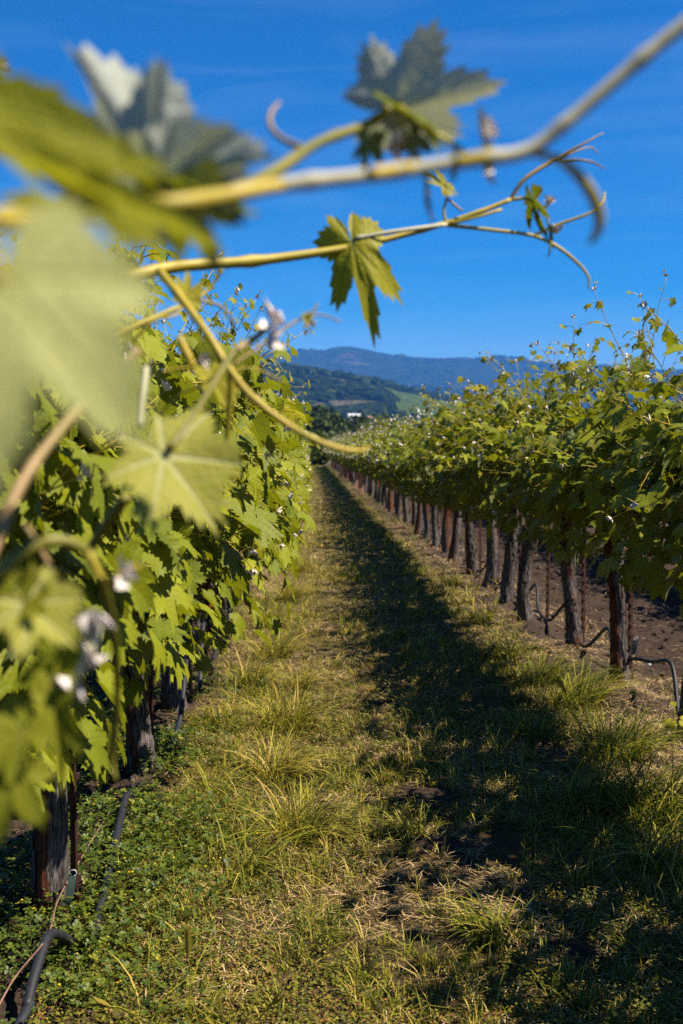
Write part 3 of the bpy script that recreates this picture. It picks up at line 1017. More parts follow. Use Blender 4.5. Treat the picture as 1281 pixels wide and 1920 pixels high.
def simple_vine(x, y, k, row, label, group, n_single=0, turn=False):
    pr = PROTO[row][k % len(PROTO[row])]
    root = empty('grapevine', (x, y, float(gz(x, y)) - 0.005), label, 'grapevine', group)
    rnd = random.Random(k * 31 + int(y * 10))
    root.scale = (1, 1, rnd.uniform(0.84, 0.95))
    obj('trunk', pr['trunk'], root).rotation_euler = (0, 0, rnd.uniform(0, 6.28))
    obj('cordon', pr['cordon'], root)
    obj('cane', pr['cane'], root)
    tag(obj('leaf_mass', pr['mass'], root), None, None, None, 'stuff')
    tag(obj('felted_tips', pr['tips'], root), None, None, None, 'stuff')
    if n_single:
        vis = 1 if row == 'L' else -1
        c = grow(k * 977 + 5 + int(y * 3), row)[1]
        c.sort(key=lambda l: vis * l[0][0] + 4 * l[3] + 0.25 * l[0][2] + rnd.random() * 0.3, reverse=True)
        for lp, tip, nor, size, yg in c[:n_single]:
            o = obj('leaf', rnd.choice(ME_YOUNG if yg else ME_LEAF), root)
            place_leaf(o, lp, tip, nor, size)
    return root


G_L, G_R, G_N = 'grapevines of the row rising out of the clover', 'grapevines of the row beside the tilled soil', 'grapevines of the next row beyond the tilled soil'
rv = random.Random(3)
# left row: trunks at the distances read off the photograph
YL = [3.0, 4.33, 5.44, 6.55, 7.6, 8.65, 9.7, 10.75]
detailed_vine(ROW_L - 0.02, 1.98, 21, 'L', 'grapevine whose leaves hang beside the first trunk, its own trunk out of sight', G_L, 300, fine=False, xlim=(-1.2, 0.44), zmax=1.5, zmin=0.70, clear=0.34)
LL = ['grapevine with thick red-brown and grey peeling trunk, green tag and hose over its foot', 'grapevine with dark trunk where the hose humps highest, behind the peeling thick trunk']
for i, y in enumerate(YL):
    lab = LL[i] if i < 2 else '%s grapevine counting from the camera in the row rising out of the clover' % ORD[i]
    detailed_vine(ROW_L + (-.045 if i == 0 else rv.uniform(-.02, .02)), y, 100 + i, 'L', lab, G_L, 300 if y < 8 else 180, fine=y < 8, lean=0.03, red=[(R(205), .75), (R(200), .7), (R(190), .5)][i] if i < 3 else None, r0=0.037 if i == 0 else 0.043, clear=0.16 if i == 0 else None, zmax=1.86 if i == 0 else 9.0, zmin=None if i < 2 else 0.66)
y = 11.8; i = 8
while y < 72:
    lab = '%s grapevine counting from the camera in the row rising out of the clover' % ORD[i] if i < 12 else 'small distant grapevine far down the row rising out of the clover'
    simple_vine(ROW_L + rv.uniform(-.03, .03), y, i, 'L', lab, G_L, 70 if y < 20 else (25 if y < 27 else 0))
    y += 1.06 + rv.uniform(-.05, .05); i += 1
# right row
YR = [5.95 + 1.045 * k for k in range(6)]
for y_ in (0.65, 1.7, 2.75):
    simple_vine(ROW_R + 0.08, y_, 7 + int(y_), 'R', 'grapevine standing outside the picture whose shade falls over the near path', G_R)
detailed_vine(ROW_R, 3.85, 31, 'R', 'grapevine at the picture edge with its leafy flank nearest the camera beside tilled soil', G_R, 260, fine=False)
detailed_vine(ROW_R + 0.02, 4.8, 32, 'R', 'grapevine before the first standing trunk beside the tilled soil, only its canopy in view', G_R, 300, fine=False)
RL = ['grapevine with the thickest grey and rust-brown trunk, rusty stake close beside it on tilled soil',
      'grapevine with spirally twisted grey trunk, second along the tilled soil',
      'grapevine with slanting trunk foot, third along the tilled soil']
TW = [0.9, 2.4, -1.6, 1.2, 0.4, 1.0]
for i, y in enumerate(YR):
    lab = RL[i] if i < 3 else '%s grapevine counting from the camera in the row beside the tilled soil' % ORD[i]
    v = detailed_vine(ROW_R + rv.uniform(-.02, .02), y, 140 + i, 'R', lab, G_R, 300 if y < 9 else 200, fine=True, lean=[0.05, 0.03, 0.09, 0.01, 0.02, 0.02][i], twist=TW[i], zmax=9.0 if i == 0 else (1.92 if i < 3 else 1.78), red=[(R(200), .62), (R(300), .0), (R(200), .1), (R(90), .2), (R(100), .1), (R(200), .4)][i])
    if i == 4:
        P = [[0.047 * math.cos(a), 0.047 * math.sin(a), 0.70 + 0.01 * math.sin(2 * a)] for a in np.linspace(0, 6.28, 14)]
        obj('tie', (lambda a: (a.add(*tube(P, 0.010, 5)), a.mesh('tie', M['tie']))[1])(Acc()), v)
y = YR[-1] + 1.045; i = 6
while y < 72:
    lab = '%s grapevine counting from the camera in the row beside the tilled soil' % ORD[i] if i < 16 else 'small distant grapevine far down the row beside the tilled soil'
    simple_vine(ROW_R + rv.uniform(-.03, .03), y, i, 'R', lab, G_R, 110 if y < 18 else (40 if y < 27 else 0))
    y += 1.045 + rv.uniform(-.04, .04); i += 1
# the next row, seen only between the trunks
y = 5.6; i = 0
while y < 34:
    simple_vine(ROW_N + rv.uniform(-.03, .03), y, i, 'R', 'shaded grapevine of the next row, glimpsed beyond the tilled soil', G_N)
    y += 1.05; i += 1

# ------------------------------------------------------------------ stakes, hoses, wire, tags


def stake_mesh(h):
    a = Acc()
    w, t = 0.012, 0.0030
    prof = [(-w, -t), (-t, -t), (-t, -w * 1.3), (t, -w * 1.3), (t, -t), (w, -t), (w, t), (-w, t)]
    V = [[x, y, z] for z in (-0.1, h) for x, y in prof]
    a.add(V, [[j, (j + 1) % 8, (j + 1) % 8 + 8, j + 8] for j in range(8)])
    a.add([V[8 + j] for j in range(8)], [[0, 1, 5, 6], [1, 2, 3, 4], [0, 1, 4, 7]])
    return a.mesh('post', M['rust'], False)


def studs_mesh(h):
    a = Acc()
    for k in range(int(h / 0.055)):
        z = 0.04 + 0.055 * k
        V = [[sx * 0.005, 0.0035 + (0.008 if t else 0), z + sz * 0.008] for t in (0, 1) for sx, sz in ((-1, -1), (1, -1), (1, 1), (-1, 1))]
        a.add(V, [[4, 5, 6, 7], [0, 1, 5, 4], [1, 2, 6, 5], [2, 3, 7, 6], [3, 0, 4, 7]])
    return a.mesh('studs', M['rust'], False)


ME_POST = {h: stake_mesh(h) for h in (1.45, 1.6)}
ME_STUD = studs_mesh(1.45)


def stake(x, y, h, rz, label, group, fine):
    r = empty('metal_stake', (x, y, float(gz(x, y))), label, 'vine stake', group)
    r.rotation_euler = (rv.uniform(-.015, .015), rv.uniform(-.015, .015), rz)
    obj('post', ME_POST[h], r)
    if fine: obj('studs', ME_STUD, r)


SG_L, SG_R = 'metal stakes of the row rising out of the clover', 'metal stakes of the row beside the tilled soil'
for i, y in enumerate(YL):
    stake(ROW_L + (0.036 if i == 0 else 0.058), y + (0.03 if i else 0.02), 1.45, R(-90 + 12), 'rusty studded stake standing against the %s trunk of the row rising out of the clover' % ORD[i], SG_L, i < 4)
for i in range(14):
    y = 5.95 + 1.045 * i
    stake(ROW_R + 0.085, y - 0.01, 1.6 if i % 5 == 3 else 1.45, R(180 + 10), 'rusty stake standing against the %s trunk of the row beside the tilled soil' % ORD[i], SG_R, i < 4)
for j, (y, hh) in enumerate(((29.5, .62), (33, .66), (48, .8))):
    a = Acc()
    V = [[sx * .055, sy * .05, z] for z in (-.05, hh) for sx, sy in ((-1, -1), (1, -1), (1, 1), (-1, 1))]
    V = V + [[0.0, 0.0, hh + 0.04]]
    a.add(V, [[0, 1, 5, 4], [1, 2, 6, 5], [2, 3, 7, 6], [3, 0, 4, 7]])
    a.add(V, [[4, 5, 8], [5, 6, 8], [6, 7, 8], [7, 4, 8]])
    o = obj('wooden_stake', a.mesh('wooden_stake', M['sleeve'], False), None, (1.43, y, 0.02))
    tag(o, ['salmon-coloured wooden stake, closest of the three under the far vines', 'salmon-coloured wooden stake, middle one of the three under the far vines',
            'salmon-coloured wooden stake, farthest of the three under the far vines'][j], 'wooden stake', 'salmon wooden stakes')


def hose(pts, r, label, clips, name='drip_hose'):
    P = smooth_path(pts, len(pts) * 9)
    a = Acc(); a.add(*tube(P, r, 10))
    root = empty(name, (0, 0, 0), label, 'drip hose', 'black drip hoses')
    obj('tubing', a.mesh('tubing', M['hose']), root)
    for c in clips:
        c = np.array(c)
        b = Acc(); b.add(*tube([c, c + [0.012, -0.004, -0.012], c + [0.022, -0.006, -0.014]], [0.010, 0.010, 0.007], 8))
        obj('emitter', b.mesh('emitter', M['clip']), root)
    return root


hx = -0.57
pl = [(-0.66, 1.5, 0.03), (-0.635, 2.05, 0.03), (-0.60, 2.40, 0.085)]
def hp(px, py, d):
    v = at(px, py, d); return (v.x, v.y, v.z)
pl += [hp(52, 1880, 2.47), hp(70, 1812, 2.56), hp(90, 1757, 2.66), hp(112, 1753, 2.74), hp(136, 1772, 2.82), hp(152, 1795, 2.90), hp(168, 1772, 2.84), hp(183, 1722, 2.94), hp(203, 1640, 3.19), hp(222, 1555, 3.52), hp(238, 1492, 3.80), hp(250, 1502, 3.90), hp(263, 1535, 4.0)]
zc = 5.44
pl += [(-0.57, 4.45, 0.05), (-0.54, 4.8, 0.12), (-0.545, 5.12, 0.30), (-0.55, 5.3, 0.32), (-0.56, 5.5, 0.12), (-0.55, 5.75, 0.05)]
for k in range(3, 14):
    y = YL[0] + 1.07 * k
    pl += [(-0.54, y - 0.45, 0.10), (-0.55, y - 0.2, 0.30), (-0.55, y - 0.05, 0.33), (-0.56, y + 0.15, 0.08), (-0.55, y + 0.35, 0.04)]
hose(pl, 0.0120, 'black drip hose humped over the clover and past the peeling trunks', [hp(136, 1787, 2.83), hp(262, 1528, 4.12)])
pr = [(1.68, 3.6, .04), (1.70, 4.1, .08), (1.74, 4.5, .20), (1.74, 4.75, .12), (1.70, 5.0, .02), (1.71, 5.15, .03), (1.735, 5.32, .22), (1.735, 5.42, .26), (1.72, 5.6, .22), (1.70, 5.85, .19), (1.70, 6.1, .12)]
for k in range(0, 22):
    y = 5.95 + 1.045 * k
    pr += [(1.695, y + 0.26, 0.10), (1.725, y + 0.46, 0.22), (1.73, y + 0.56, 0.245), (1.72, y + 0.66, 0.20), (1.69, y + 0.82, 0.10), (1.675, y + 0.95, 0.08)]
hose(pr, 0.0105, 'black drip hose looping between the trunks over the tilled soil', [(1.71, 5.68, .205), (1.70, 6.24, .095), (1.70, 7.3, .095)])
# thin training wire that carries the hose
a = Acc()
wp = [hp(-10, 1900, 2.3), hp(30, 1830, 2.42), hp(88, 1757, 2.66), hp(108, 1690, 2.92), hp(140, 1630, 3.1), hp(185, 1555, 3.55), hp(215, 1510, 3.9), hp(240, 1488, 4.05), hp(258, 1450, 4.3), hp(310, 1345, 5.4), hp(398, 1190, 6.8)]
a.add(*tube(smooth_path(wp, 60), 0.0022, 5))
tag(obj('training_wire', a.mesh('training_wire', M['wire'])), 'thin rusty wire running past the peeling trunk to the next vine', 'wire')


def card(p, w, h, tilt, yaw, label):
    a = Acc()
    n = 5
    V = []
    for s in (-1, 1):
        for zz in np.linspace(0, -h, n):
            f = 1 - 0.55 * max(0, (-zz / h - 0.75) / 0.25)
            V += [[-w / 2 * f, s * 0.0012 + 0.01 * (zz / h) ** 2, zz], [w / 2 * f, s * 0.0012 + 0.006 * (zz / h) ** 2, zz]]
    Q = []
    for s in (0, 1):
        for k in range(n - 1):
            b0 = s * 2 * n + 2 * k
            Q.append([b0, b0 + 1, b0 + 3, b0 + 2] if s == 0 else [b0, b0 + 2, b0 + 3, b0 + 1])
    for k in range(n - 1):
        Q += [[2 * k, 2 * k + 2, 2 * n + 2 * k + 2, 2 * n + 2 * k], [2 * k + 1, 2 * n + 2 * k + 1, 2 * n + 2 * k + 3, 2 * k + 3]]
    a.add(V, Q)
    r = empty('vine_tag', p, label, 'plastic tag', 'dark green tags on the vines')
    r.rotation_euler = (tilt, 0.12, yaw)
    obj('card', a.mesh('card', M['tag'], False), r)
    b = Acc(); b.add(*tube(smooth_path([[0, 0, -0.004], [-0.006, 0.006, 0.010], [0.004, -0.005, 0.016], [0.010, 0.0, 0.004], [0, 0, -0.004]], 16), 0.0012, 4))
    obj('string', b.mesh('string', M['clip']), r)


card(at(136, 1642, 3.0), 0.020, 0.085, 0.0, R(25), 'dark green plastic tag tied to the peeling red-brown trunk')
card(at(267, 1438, 4.25), 0.028, 0.085, 0.1, R(10), 'dark green plastic tag on the second trunk above the hose hump')
card(at(386, 1222, 6.7), 0.030, 0.11, 0.0, R(15), 'dark green plastic tag hanging low near the fourth trunk of the clover row')
card(at(1192, 1200, 5.85), 0.026, 0.075, 0.0, R(0), 'dark tag hanging on the rusty stake of the thickest trunk by tilled soil')

# ------------------------------------------------------------------ ground cover
rg = np.random.default_rng(77)


def in_mound(x, y):
    m = np.zeros(len(x), bool)
    for c, r, h in MND:
        m |= ((x - c.x) ** 2 + (y - c.y) ** 2) < (r * (0.38 + 0.6 * fbm(x * 11, y * 11, 3, 3))) ** 2
    return m


def blades(x, y, h, w_, lean, tint, az=None, z=None, seg=3, bend=1.0):
    """many grass blades in one go: arrays in, vertices and triangles out"""
    n = len(x)
    if az is None: az = rg.uniform(0, 2 * math.pi, n)
    if z is None: z = gz(x, y) - 0.004
    face = az + math.pi / 2 + rg.normal(0, 0.5, n)
    V = np.zeros((n, 2 * seg + 1, 3), np.float32)
    for s in range(seg + 1):
        f = s / seg
        out = h * lean * f ** (1 + bend) * 0.9
        zz = h * (f - 0.42 * np.clip(lean, 0, 2) * f ** 2.4)
        cx_ = x + np.cos(az) * out; cy_ = y + np.sin(az) * out
        if s < seg:
            ww = w_ * (1 - 0.75 * f ** 1.5) * 0.5
            V[:, 2 * s] = np.stack([cx_ - np.cos(face) * ww, cy_ - np.sin(face) * ww, z + zz], 1)
            V[:, 2 * s + 1] = np.stack([cx_ + np.cos(face) * ww, cy_ + np.sin(face) * ww, z + zz], 1)
        else:
            V[:, 2 * s] = np.stack([cx_, cy_, z + zz], 1)
    base = np.arange(n)[:, None, None] * (2 * seg + 1)
    t = []
    for s in range(seg - 1):
        t += [[2 * s, 2 * s + 1, 2 * s + 3], [2 * s, 2 * s + 3, 2 * s + 2]]
    t += [[2 * seg - 2, 2 * seg - 1, 2 * seg]]
    T = (base + np.array(t)[None]).reshape(-1, 3)
    return V.reshape(-1, 3), T, np.repeat(tint, 2 * seg + 1)


def scatter(n, x0, x1, y0, y1):
    return rg.uniform(x0, x1, n), rg.uniform(y0, y1, n)


# mown turf of the path: short blades, greener towards the row on the tilled side
acc = Acc()
for y0, y1, dens, scale in ((2.1, 4, 9000, 1.0), (4, 7, 6000, 1.1), (7, 12, 2600, 1.5), (12, 25, 520, 2.4), (25, 75, 110, 4.5)):
    n = int(dens * (y1 - y0) * 1.95)
    x, y = scatter(n, -0.62, 1.42, y0, y1)
    pat = fbm(x * 2.2, y * 1.2, 51, 4)
    edge = sstep(-0.62, -0.25, x + 0.3 * (fbm(x * 3, y * 3, 52) - 0.5)) * (1 - sstep(1.15, 1.42, x + 0.35 * (fbm(x * 3, y * 3, 53) - 0.5)))
    keep = (rg.random(n) < edge * (0.16 + 1.2 * sstep(0.36, 0.58, pat))) & ~in_mound(x, y)
    x, y, pat = x[keep], y[keep], pat[keep]
    green = sstep(0.5, 1.2, x) * 0.5 + 0.35 * sstep(0.42, 0.62, fbm(x * 3.1, y * 1.6, 57))
    tint = np.clip(rg.normal(0.68, 0.22, len(x)) - 0.42 * green, 0, 1)
    tall = 0.45 + 1.2 * fbm(x * 5, y * 5, 58) ** 1.5 * 1.4
    nc = max(1, len(x) // 26)               # over half of the blades stand in small tufts
    ci = rg.integers(0, nc, len(x)); ci = np.where(rg.random(len(x)) < 0.62, ci, -1)
    cxs, cys, chh, ctt = x[:nc].copy(), y[:nc].copy(), rg.uniform(0.7, 1.9, nc), rg.normal(0, 0.13, nc)
    inn = ci >= 0
    ox, oy = rg.normal(0, 0.014 * scale, len(x)), rg.normal(0, 0.014 * scale, len(x))
    x = np.where(inn, cxs[ci] + ox, x); y = np.where(inn, cys[ci] + oy, y)
    tall = np.where(inn, tall * chh[ci], tall * 0.7); tint = np.clip(np.where(inn, tint + ctt[ci] - 0.06, tint), 0, 1)
    azt = np.where(inn, np.arctan2(oy, ox) + rg.normal(0, 0.6, len(x)), rg.uniform(0, 6.283, len(x)))
    h = rg.uniform(0.018, 0.062, len(x)) * tall * (0.8 + 0.2 * scale)
    acc.add(*blades(x, y, h, rg.uniform(0.0022, 0.0046, len(x)) * scale, rg.uniform(0.1, 1.3, len(x)), tint, azt)[:2], tint=np.repeat(tint, 7))
tag(obj('path_grass', acc.mesh('path_grass', M['grass'], False)), 'mown yellow-green grass of the path between the rows', 'grass', None, 'stuff')

# cut dry stalks lying over the path and mulch under the vines
acc = Acc()
for y0, y1, dens, scale, x0, x1 in ((2.1, 5, 2600, 1, -0.5, 1.5), (5, 12, 1100, 1.4, -0.5, 1.5), (12, 40, 150, 3, -0.5, 1.5), (3.2, 9, 1900, 1.1, 1.2, 2.0), (9, 20, 500, 1.8, 1.2, 2.0), (2.3, 8, 240, 1, -1.1, -0.45), (3.5, 14, 110, 1.3, 2.0, 4.0)):
    n = int(dens * (y1 - y0) * (x1 - x0))
    x, y = scatter(n, x0, x1, y0, y1)
    k = (fbm(x * 2.5, y * 2.5, 61) > 0.40) & ~in_mound(x, y)
    x, y = x[k], y[k]; n = len(x)
    az = rg.uniform(0, 6.283, n); L = rg.uniform(0.02, 0.085, n) * (0.7 + 0.3 * scale); W = rg.uniform(0.0013, 0.0030, n) * scale
    tl = rg.normal(0, 0.18, n)
    dx, dy = np.cos(az) * L / 2, np.sin(az) * L / 2
    px_, py_ = -np.sin(az) * W / 2, np.cos(az) * W / 2
    z = gz(x, y) + rg.uniform(0.003, 0.022, n)
    V = np.stack([np.stack([x - dx - px_, y - dy - py_, z - L * tl / 2], 1), np.stack([x - dx + px_, y - dy + py_, z - L * tl / 2], 1),
                  np.stack([x + dx + px_, y + dy + py_, z + L * tl / 2], 1), np.stack([x + dx - px_, y + dy - py_, z + L * tl / 2], 1)], 1).reshape(-1, 3)
    acc.add(V, np.arange(n)[:, None] * 4 + np.arange(4)[None], tint=np.repeat(rg.random(n), 4))
tag(obj('straw_litter', acc.mesh('straw_litter', M['dry'], False)), 'dry straw litter lying on path and soil', 'straw', None, 'stuff')


def sprigs(x, y, tint, hgt, size, nl, mat_name, name, label, cat):
    """small leafy weeds: leaflets climbing a short stem"""
    n = len(x)
    z = gz(x, y)
    leanx, leany = rg.normal(0, 0.35, n), rg.normal(0, 0.35, n)
    acc = Acc()
    for k in range(nl):
        f = (k + 0.6) / nl
        az = rg.uniform(0, 6.283, n); el = rg.uniform(-0.1, 0.9, n)
        L = size * rg.uniform(0.7, 1.3, n); W = L * rg.uniform(0.35, 0.5, n)
        ox = x + leanx * hgt * f; oy = y + leany * hgt * f; oz = z + hgt * f
        d = np.stack([np.cos(az) * np.cos(el), np.sin(az) * np.cos(el), np.sin(el)], 1)
        s_ = np.stack([-np.sin(az), np.cos(az), rg.normal(0, 0.2, n)], 1)
        o = np.stack([ox, oy, oz], 1)
        o = o + d * (L * 0.25)[:, None]
        V = np.stack([o, o + d * (L * .55)[:, None] + s_ * W[:, None], o + d * L[:, None] - np.array([0, 0, 1]) * (L * 0.12)[:, None], o + d * (L * .55)[:, None] - s_ * W[:, None]], 1).reshape(-1, 3)
        acc.add(V, np.arange(n)[:, None] * 4 + np.arange(4)[None], tint=np.repeat(np.clip(tint + rg.normal(0, 0.12, n), 0, 1), 4))
    return tag(obj(name, acc.mesh(name, M[mat_name], False)), label, cat, None, 'stuff')


# low small-leaved weeds woven into the turf near the camera
xs_, ys_, ts_ = [], [], []
for y0, y1, dens in ((2.1, 4.0, 3400), (4.0, 6.5, 1900), (6.5, 10, 700)):
    n = int(dens * (y1 - y0) * 1.9)
    x, y = scatter(n, -0.6, 1.3, y0, y1)
    k = (rg.random(n) < sstep(0.40, 0.58, fbm(x * 2.0 + 5, y * 2.0, 81))) & ~in_mound(x, y)
    x, y = x[k], y[k]
    xs_.append(x); ys_.append(y)
    ts_.append(np.clip(0.30 + 0.75 * (fbm(x * 3, y * 3, 83) - 0.25) + rg.normal(0, .16, len(x)), 0, 1))
x, y, t_ = map(np.concatenate, (xs_, ys_, ts_))
sprigs(x, y, t_, rg.uniform(0.015, 0.055, len(x)), 0.0085, 7, 'weed', 'path_weeds', 'low yellow-green and reddish weeds woven into the path turf', 'weeds')

# clover mat under the near end of the clover row: trifoliate leaves
acc = Acc(); fl = Acc()
n = 42000
x, y = scatter(n, -1.35, 0.05, 2.1, 6.2)
den = sstep(0.40, 0.53, fbm(x * 2.1 + 2, y * 1.7, 91) + 0.10 * (y < 3.6)) * (1 - sstep(-0.52, -0.14, x + 0.35 * (fbm(x * 4, y * 4, 92) - 0.5))) * (1 - 0.75 * sstep(4.2, 6.0, y))
k = rg.random(n) < den
x, y = x[k], y[k]; n = len(x)
hh = rg.uniform(0.012, 0.075, n) * (0.6 + 0.8 * fbm(x * 5, y * 5, 95))
z = gz(x, y) + hh
tn = np.clip(rg.normal(0.42, 0.22, n), 0, 1)
az0 = rg.uniform(0, 6.283, n)
tx, ty = rg.normal(0, 0.35, n), rg.normal(0, 0.35, n)
size = rg.uniform(0.0065, 0.0125, n)
for j in range(3):
    az = az0 + j * 2.094
    d = np.stack([np.cos(az), np.sin(az), tx * np.cos(az) + ty * np.sin(az) + 0.15], 1)
    s_ = np.stack([-np.sin(az), np.cos(az), -tx * np.sin(az) + ty * np.cos(az)], 1)
    o = np.stack([x, y, z], 1)
    L, W = size[:, None], size[:, None] * 0.48
    up = np.array([0, 0, 1.0])
    V = np.stack([o, o + d * L * .55 + s_ * W + up * L * 0.12, o + d * L * 0.98 + s_ * W * .55 + up * L * 0.05, o + d * L * 0.98 - s_ * W * .55 + up * L * 0.05, o + d * L * .55 - s_ * W + up * L * 0.12], 1).reshape(-1, 3)
    acc.add(V, (np.arange(n)[:, None, None] * 5 + np.array([[0, 1, 2], [0, 2, 3], [0, 3, 4]])[None]).reshape(-1, 3), tint=np.repeat(tn, 5))
# stems
V, T, _ = blades(x[::2], y[::2], hh[::2], np.full(len(x[::2]), 0.0014), rg.uniform(0, .5, len(x[::2])), tn[::2], seg=2)
acc.add(V, T, tint=np.repeat(tn[::2], 5))
tag(obj('clover', acc.mesh('clover', M['clover'], False)), 'dark green clover mat round the peeling trunk and the hose', 'clover', None, 'stuff')
k = rg.random(n) < 0.035
fx, fy, fz = x[k], y[k], z[k] + 0.006
nf = len(fx)
ang = np.arange(6) * math.pi / 3
rr = rg.uniform(0.002, 0.0046, nf)
V = np.concatenate([np.stack([fx, fy, fz + 0.002], 1)[:, None, :], np.stack([fx[:, None] + np.cos(ang) * rr[:, None], fy[:, None] + np.sin(ang) * rr[:, None], np.repeat(fz[:, None], 6, 1)], -1)], 1).reshape(-1, 3)
T = (np.arange(nf)[:, None, None] * 7 + np.array([[0, 1 + j, 1 + (j + 1) % 6] for j in range(6)])[None]).reshape(-1, 3)
tag(obj('clover_blossom', make_mesh('clover_blossom', V, T, M['petal'], None, np.repeat(rg.random(nf), 7), False)), 'tiny yellow blossoms dotted through the clover', 'blossoms', None, 'stuff')

# clods on bare soil
acc = Acc()
i0v, i0t = ico(1)
n = 2600
x = np.concatenate([rg.uniform(1.75, 4.3, n), rg.uniform(1.2, 2.0, 600), rg.uniform(-1.4, -0.4, 700)])
y = np.concatenate([4 + 12 * rg.random(n) ** 1.4, rg.uniform(3.5, 9, 600), rg.uniform(2.2, 7, 700)])
for xx, yy in zip(x, y):
    s = 0.004 + 0.022 * rg.random() ** 4
    acc.add(i0v * s * (1 + 0.25 * rg.standard_normal((len(i0v), 1))) * [1, 1, 0.75] + [xx, yy, float(gz(xx, yy)) + s * 0.25], i0t)
for c, r, h in MND:
    for _ in range(160):
        a_, q_ = rg.uniform(0, 6.283), r * rg.random() ** 0.5
        xx, yy = c.x + math.cos(a_) * q_, c.y + math.sin(a_) * q_
        s = 0.002 + 0.005 * rg.random() ** 2
        acc.add(i0v * s * (1 + 0.25 * rg.standard_normal((len(i0v), 1))) + [xx, yy, float(gz(xx, yy)) + s * 0.3], i0t)
tag(obj('soil_clods', acc.mesh('soil_clods', M['clod'], False)), 'dark clods of tilled soil beside and under the vines', 'soil', None, 'stuff')

# tall grass clumps along both edges of the path
G_CL = 'tall grass clumps along the edges of the path'


def clump(px, py, r, h, n, green, label, lean_az=None):
    g = ground_hit(px, py)
    a = np.sqrt(rg.random(n)) * r * 0.45; th = rg.uniform(0, 6.283, n)
    x, y = np.cos(th) * a, np.sin(th) * a
    az = th + rg.normal(0, 0.5, n)
    if lean_az is not None:
        az = np.where(rg.random(n) < 0.55, lean_az + rg.normal(0, 0.5, n), az)
    tint = np.clip(rg.normal(0.68 - 0.40 * green, 0.2, n), 0, 1)
    hh = h * rg.uniform(0.5, 1.25, n)
    z = gz(g.x + x, g.y + y) - float(gz(g.x, g.y)) - 0.005
    V, T, _ = blades(x, y, hh, rg.uniform(0.003, 0.0068, n), rg.uniform(0.35, 1.7, n), tint, az, z, 5, 0.6)
    o = obj('grass_clump', make_mesh('grass_clump', V, T, M['grass'], None, np.repeat(tint, 11), False), None, (g.x, g.y, float(gz(g.x, g.y))))
    tag(o, label, 'grass clump', G_CL)


CL = [(540, 1365, .27, .25, 260, .35, 'big yellow-green grass clump beside the path level with the second trunk'),
      (515, 1460, .20, .22, 200, .30, 'leaning grass clump between the path and the clover mat'),
      (560, 1570, .22, .22, 240, .40, 'bright sprawling grass clump at the clover side of the path, closest of its edge'),
      (470, 1290, .20, .22, 180, .45, 'grass clump at the foot of the third trunk of the clover row'),
      (515, 1235, .24, .26, 220, .30, 'tall straw-tipped grass clump just past the third trunk of the clover row'),
      (560, 1290, .18, .18, 140, .25, 'short grass clump standing out into the sunny path'),
      (505, 1180, .22, .25, 200, .45, 'grass clump beside the row of close-set trunks rising out of clover'),
      (540, 1130, .22, .26, 200, .35, 'grass clump below the overhanging leaves on the sunny path edge'),
      (560, 1075, .22, .25, 160, .30, 'grass clump farther down the sunny edge of the path'),
      (405, 1375, .18, .15, 140, .75, 'low dark grass clump in the clover beside the third trunk'),
      (395, 1500, .14, .16, 80, .6, 'thin grass clump sprouting at the bare soil patch in clover'),
      (455, 1650, .13, .22, 50, .55, 'sparse clump of long single blades at the clover edge'),
      (1010, 1290, .26, .26, 300, .75, 'lush grass clump in front of the twisted trunk'),
      (1080, 1335, .26, .28, 320, .70, 'lush bright grass clump in front of the thickest trunk'),
      (1150, 1430, .28, .28, 340, .75, 'lush arching grass clump reaching onto the mulch below the thickest trunk'),
      (1225, 1530, .28, .27, 340, .70, 'large arching grass clump at the mulch edge nearest the picture border'),
      (1110, 1520, .24, .20, 240, .9, 'dark grass clump in the shade between path and mulch'),
      (1000, 1385, .22, .18, 200, .9, 'shaded grass clump inside the vine shadow'),
      (950, 1240, .20, .20, 200, .75, 'grass clump at the path edge before the third trunk by the tilled soil'),
      (905, 1170, .20, .20, 180, .7, 'grass clump at the path edge before the fifth trunk by the tilled soil'),
      (850, 1105, .20, .20, 160, .7, 'grass clump at the path edge before the seventh trunk by the tilled soil'),
      (930, 1760, .15, .15, 150, .7, 'upright green tuft alone in the lower path beside the shadow'),
      (775, 1570, .16, .11, 130, .6, 'short bright tuft just behind the dark soil mound'),
      (690, 1575, .14, .09, 110, .5, 'short fresh tuft left of the dark soil mound'),
      (1270, 1640, .26, .24, 300, .65, 'sunlit grass clump low at the picture border')]
CL = [(a, b, c, d, e, f, g.replace('left of', 'before')) for a, b, c, d, e, f, g in CL]
for px, py, r, h, n, gr, lab in CL:
    clump(px, py, r, h, n, gr, lab, R(-20) if px < 600 else (R(190) if px < 1000 else R(10)))
# extra unruly edge growth between the clumps, beyond counting
acc = Acc()
for y0, y1, dens, sc_, x0, x1, gr in ((2.4, 8, 330, 1, -0.42, 0.08, .3), (8, 30, 90, 1.8, -0.5, 0.1, .3), (2.6, 8, 650, 1, 0.95, 1.42, .8), (8, 30, 160, 1.8, 1.0, 1.5, .7), (5, 30, 40, 1.5, 1.5, 2.3, .6), (30, 70, 40, 4, 0.9, 1.5, .7)):
    n = int(dens * (y1 - y0) * (x1 - x0))
    x, y = scatter(n, x0, x1, y0, y1)
    k = fbm(x * 3, y * 2, 66) > 0.45
    x, y = x[k], y[k]; n = len(x)
    tint = np.clip(rg.normal(0.60 - .42 * gr, .22, n), 0, 1)
    acc.add(*blades(x, y, rg.uniform(.06, .20, n), rg.uniform(.0025, .006, n) * sc_, rg.uniform(.3, 1.5, n), tint, seg=4)[:2], tint=np.repeat(tint, 9))
tag(obj('edge_grass', acc.mesh('edge_grass', M['grass'], False)), 'longer unmown grass along both edges of the path', 'grass', None, 'stuff')


